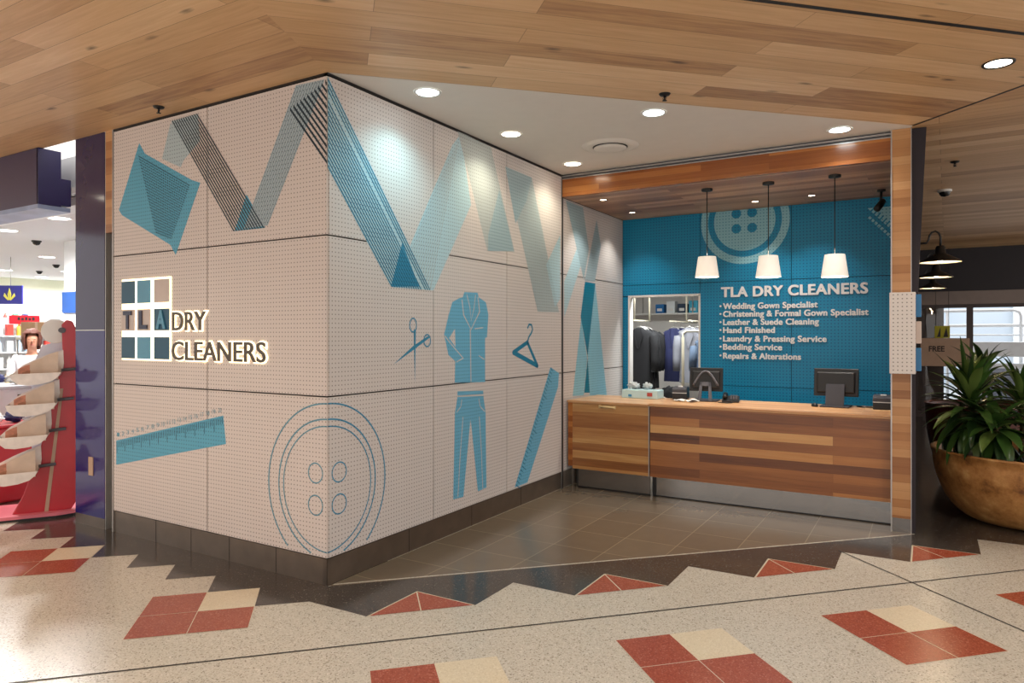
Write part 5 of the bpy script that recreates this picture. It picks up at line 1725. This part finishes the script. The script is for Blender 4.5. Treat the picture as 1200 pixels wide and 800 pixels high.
# woman serving behind the counter, head bent down
plain('skin', '#c98f74', .55, vary=.04)
plain('hair_brown', '#5c3022', .6, vary=.2, scale=30)
plain('shirt_white', '#d9dbe2', .8)
plain('trousers_dark', '#23232b', .8)
def skin_mesh(name, joints, bones, mt, parent, sub=2):
    """continuous body surface: skin modifier over the skeleton"""
    me = bpy.data.meshes.new(name)
    keys = list(joints)
    me.from_pydata([joints[k][0] for k in keys], [(keys.index(a), keys.index(b)) for a, b in bones], [])
    me.materials.append(mt)
    o = bpy.data.objects.new(name, me)
    COL.objects.link(o)
    o.parent = parent
    md = o.modifiers.new('skin', 'SKIN')
    md.use_smooth_shade = True
    sv = me.skin_vertices[0].data
    for i, k in enumerate(keys):
        r = joints[k][1]
        sv[i].radius = r if isinstance(r, tuple) else (r, r)
        sv[i].use_root = (i == 0)
    ms = o.modifiers.new('sub', 'SUBSURF')
    ms.levels = sub
    ms.render_levels = sub
    return o
wm = thing('person', 'woman with shoulder length brown hair and pale shirt looking down behind the pharmacy counter', 'person', (-6.19, 1.075, 0), math.atan2(-.5, 1.1) + PI / 2)
# local frame: -y is the way she faces
J = {'pelvis': ((0, 0, .92), (.15, .11)), 'waist': ((0, 0, 1.06), (.125, .095)), 'chest': ((0, -.01, 1.25), (.15, .105)), 'neck0': ((0, -.01, 1.40), (.07, .065)), 'neck1': ((0, -.03, 1.47), (.05, .052)),
     'jaw': ((0, -.07, 1.53), (.06, .068)), 'head': ((0, -.055, 1.60), (.075, .092)), 'crown': ((0, -.03, 1.675), (.055, .07))}
BN = [('pelvis', 'waist'), ('waist', 'chest'), ('chest', 'neck0'), ('neck0', 'neck1'), ('neck1', 'jaw'), ('jaw', 'head'), ('head', 'crown')]
for s, sx in (('l', -1), ('r', 1)):
    J.update({'hip' + s: ((sx * .09, 0, .86), .09), 'knee' + s: ((sx * .095, -.01, .48), .06), 'ank' + s: ((sx * .095, .02, .09), .04), 'toe' + s: ((sx * .105, -.13, .035), .035),
              'sh' + s: ((sx * .165, -.005, 1.36), .055), 'el' + s: ((sx * .225, -.03, 1.10), .042), 'wr' + s: ((sx * .16, -.22, 1.15), .028), 'palm' + s: ((sx * .13, -.29, 1.155), .026)})
    BN += [('pelvis', 'hip' + s), ('hip' + s, 'knee' + s), ('knee' + s, 'ank' + s), ('ank' + s, 'toe' + s), ('chest', 'sh' + s), ('sh' + s, 'el' + s), ('el' + s, 'wr' + s), ('wr' + s, 'palm' + s)]
    for i, (dx, L) in enumerate([(-.022, .06), (-.008, .07), (.006, .066), (.019, .052)]):
        J['f%s%d' % (s, i)] = ((sx * .13 + dx, -.335 - L * .3, 1.15), .009)
        J['g%s%d' % (s, i)] = ((sx * .13 + dx, -.33 - L, 1.13), .007)
        BN += [('palm' + s, 'f%s%d' % (s, i)), ('f%s%d' % (s, i), 'g%s%d' % (s, i))]
    J['t' + s] = ((sx * .13 - sx * .04, -.29, 1.15), .010)
    J['u' + s] = ((sx * .13 - sx * .055, -.325, 1.14), .008)
    BN += [('palm' + s, 't' + s), ('t' + s, 'u' + s)]
body = skin_mesh('body', J, BN, M['skin'], wm)
# shirt and trousers a little larger than the body
JS = {k: (J[k][0], tuple(x * 1.12 + .008 for x in J[k][1]) if isinstance(J[k][1], tuple) else J[k][1] * 1.15 + .008) for k in ('pelvis', 'waist', 'chest', 'shl', 'shr', 'ell', 'elr')}
JS['neck0'] = ((0, -.01, 1.385), (.085, .08))
skin_mesh('shirt', JS, [('pelvis', 'waist'), ('waist', 'chest'), ('chest', 'neck0'), ('chest', 'shl'), ('chest', 'shr'), ('shl', 'ell'), ('shr', 'elr')], M['shirt_white'], wm)
JT = {k: (J[k][0], tuple(x * 1.1 + .008 for x in J[k][1]) if isinstance(J[k][1], tuple) else J[k][1] * 1.15 + .01) for k in ('pelvis', 'hipl', 'hipr', 'kneel', 'kneer', 'ankl', 'ankr')}
skin_mesh('trousers', JT, [('pelvis', 'hipl'), ('hipl', 'kneel'), ('kneel', 'ankl'), ('pelvis', 'hipr'), ('hipr', 'kneer'), ('kneer', 'ankr')], M['trousers_dark'], wm)
hr = MB()
n = 18
vs_, fs_ = [], []
for i in range(n + 1):
    th = PI * .74 * i / n
    for j in range(2 * n):
        ph = PI * j / n
        d = Vector((math.sin(th) * math.cos(ph), math.sin(th) * math.sin(ph), math.cos(th)))
        front = max(0, -d.y)
        r = 1.0 + .12 * noise.noise(d * 5)
        z = 1.615 + d.z * (.125 if d.z > 0 else .20) * r
        x = d.x * .108 * r
        y = -.04 + d.y * .125 * r
        vs_.append((x, y, z))
for i in range(n):
    for j in range(2 * n):
        fs_.append((i * 2 * n + j, i * 2 * n + (j + 1) % (2 * n), (i + 1) * 2 * n + (j + 1) % (2 * n), (i + 1) * 2 * n + j))
def face_open(f):
    c = sum((Vector(vs_[q]) for q in f), Vector()) / 4
    return c.y < -.085 and c.z < 1.68 and abs(c.x) < .078
keep = [f for f in fs_ if not face_open(f)]
hr.add(vs_, keep, 0, True)
o = hr.build('hair', M['hair_brown'], wm, world=False)
md = o.modifiers.new('thick', 'SOLIDIFY')
md.thickness = .02
fc = MB()
for sx in (-1, 1):
    fc.lathe([(.001, -.004), (.012, -.002), (.012, .002), (.001, .004)], (sx * .03, -.142, 1.60), 12, sy=.5)
fc.build('eyes', M['black'], wm, world=False)
ns_ = MB().tube([(0, -.137, 1.605), (0, -.155, 1.575), (0, -.142, 1.563)], [.008, .013, .009], n=8)
ns_.build('nose', M['skin'], wm, world=False)
MB().tube([(-.022, -.135, 1.537), (0, -.141, 1.534), (.022, -.135, 1.537)], [.003, .007, .003], n=8).build('mouth', plain('lip', '#9c4f4a', .5), wm, world=False)
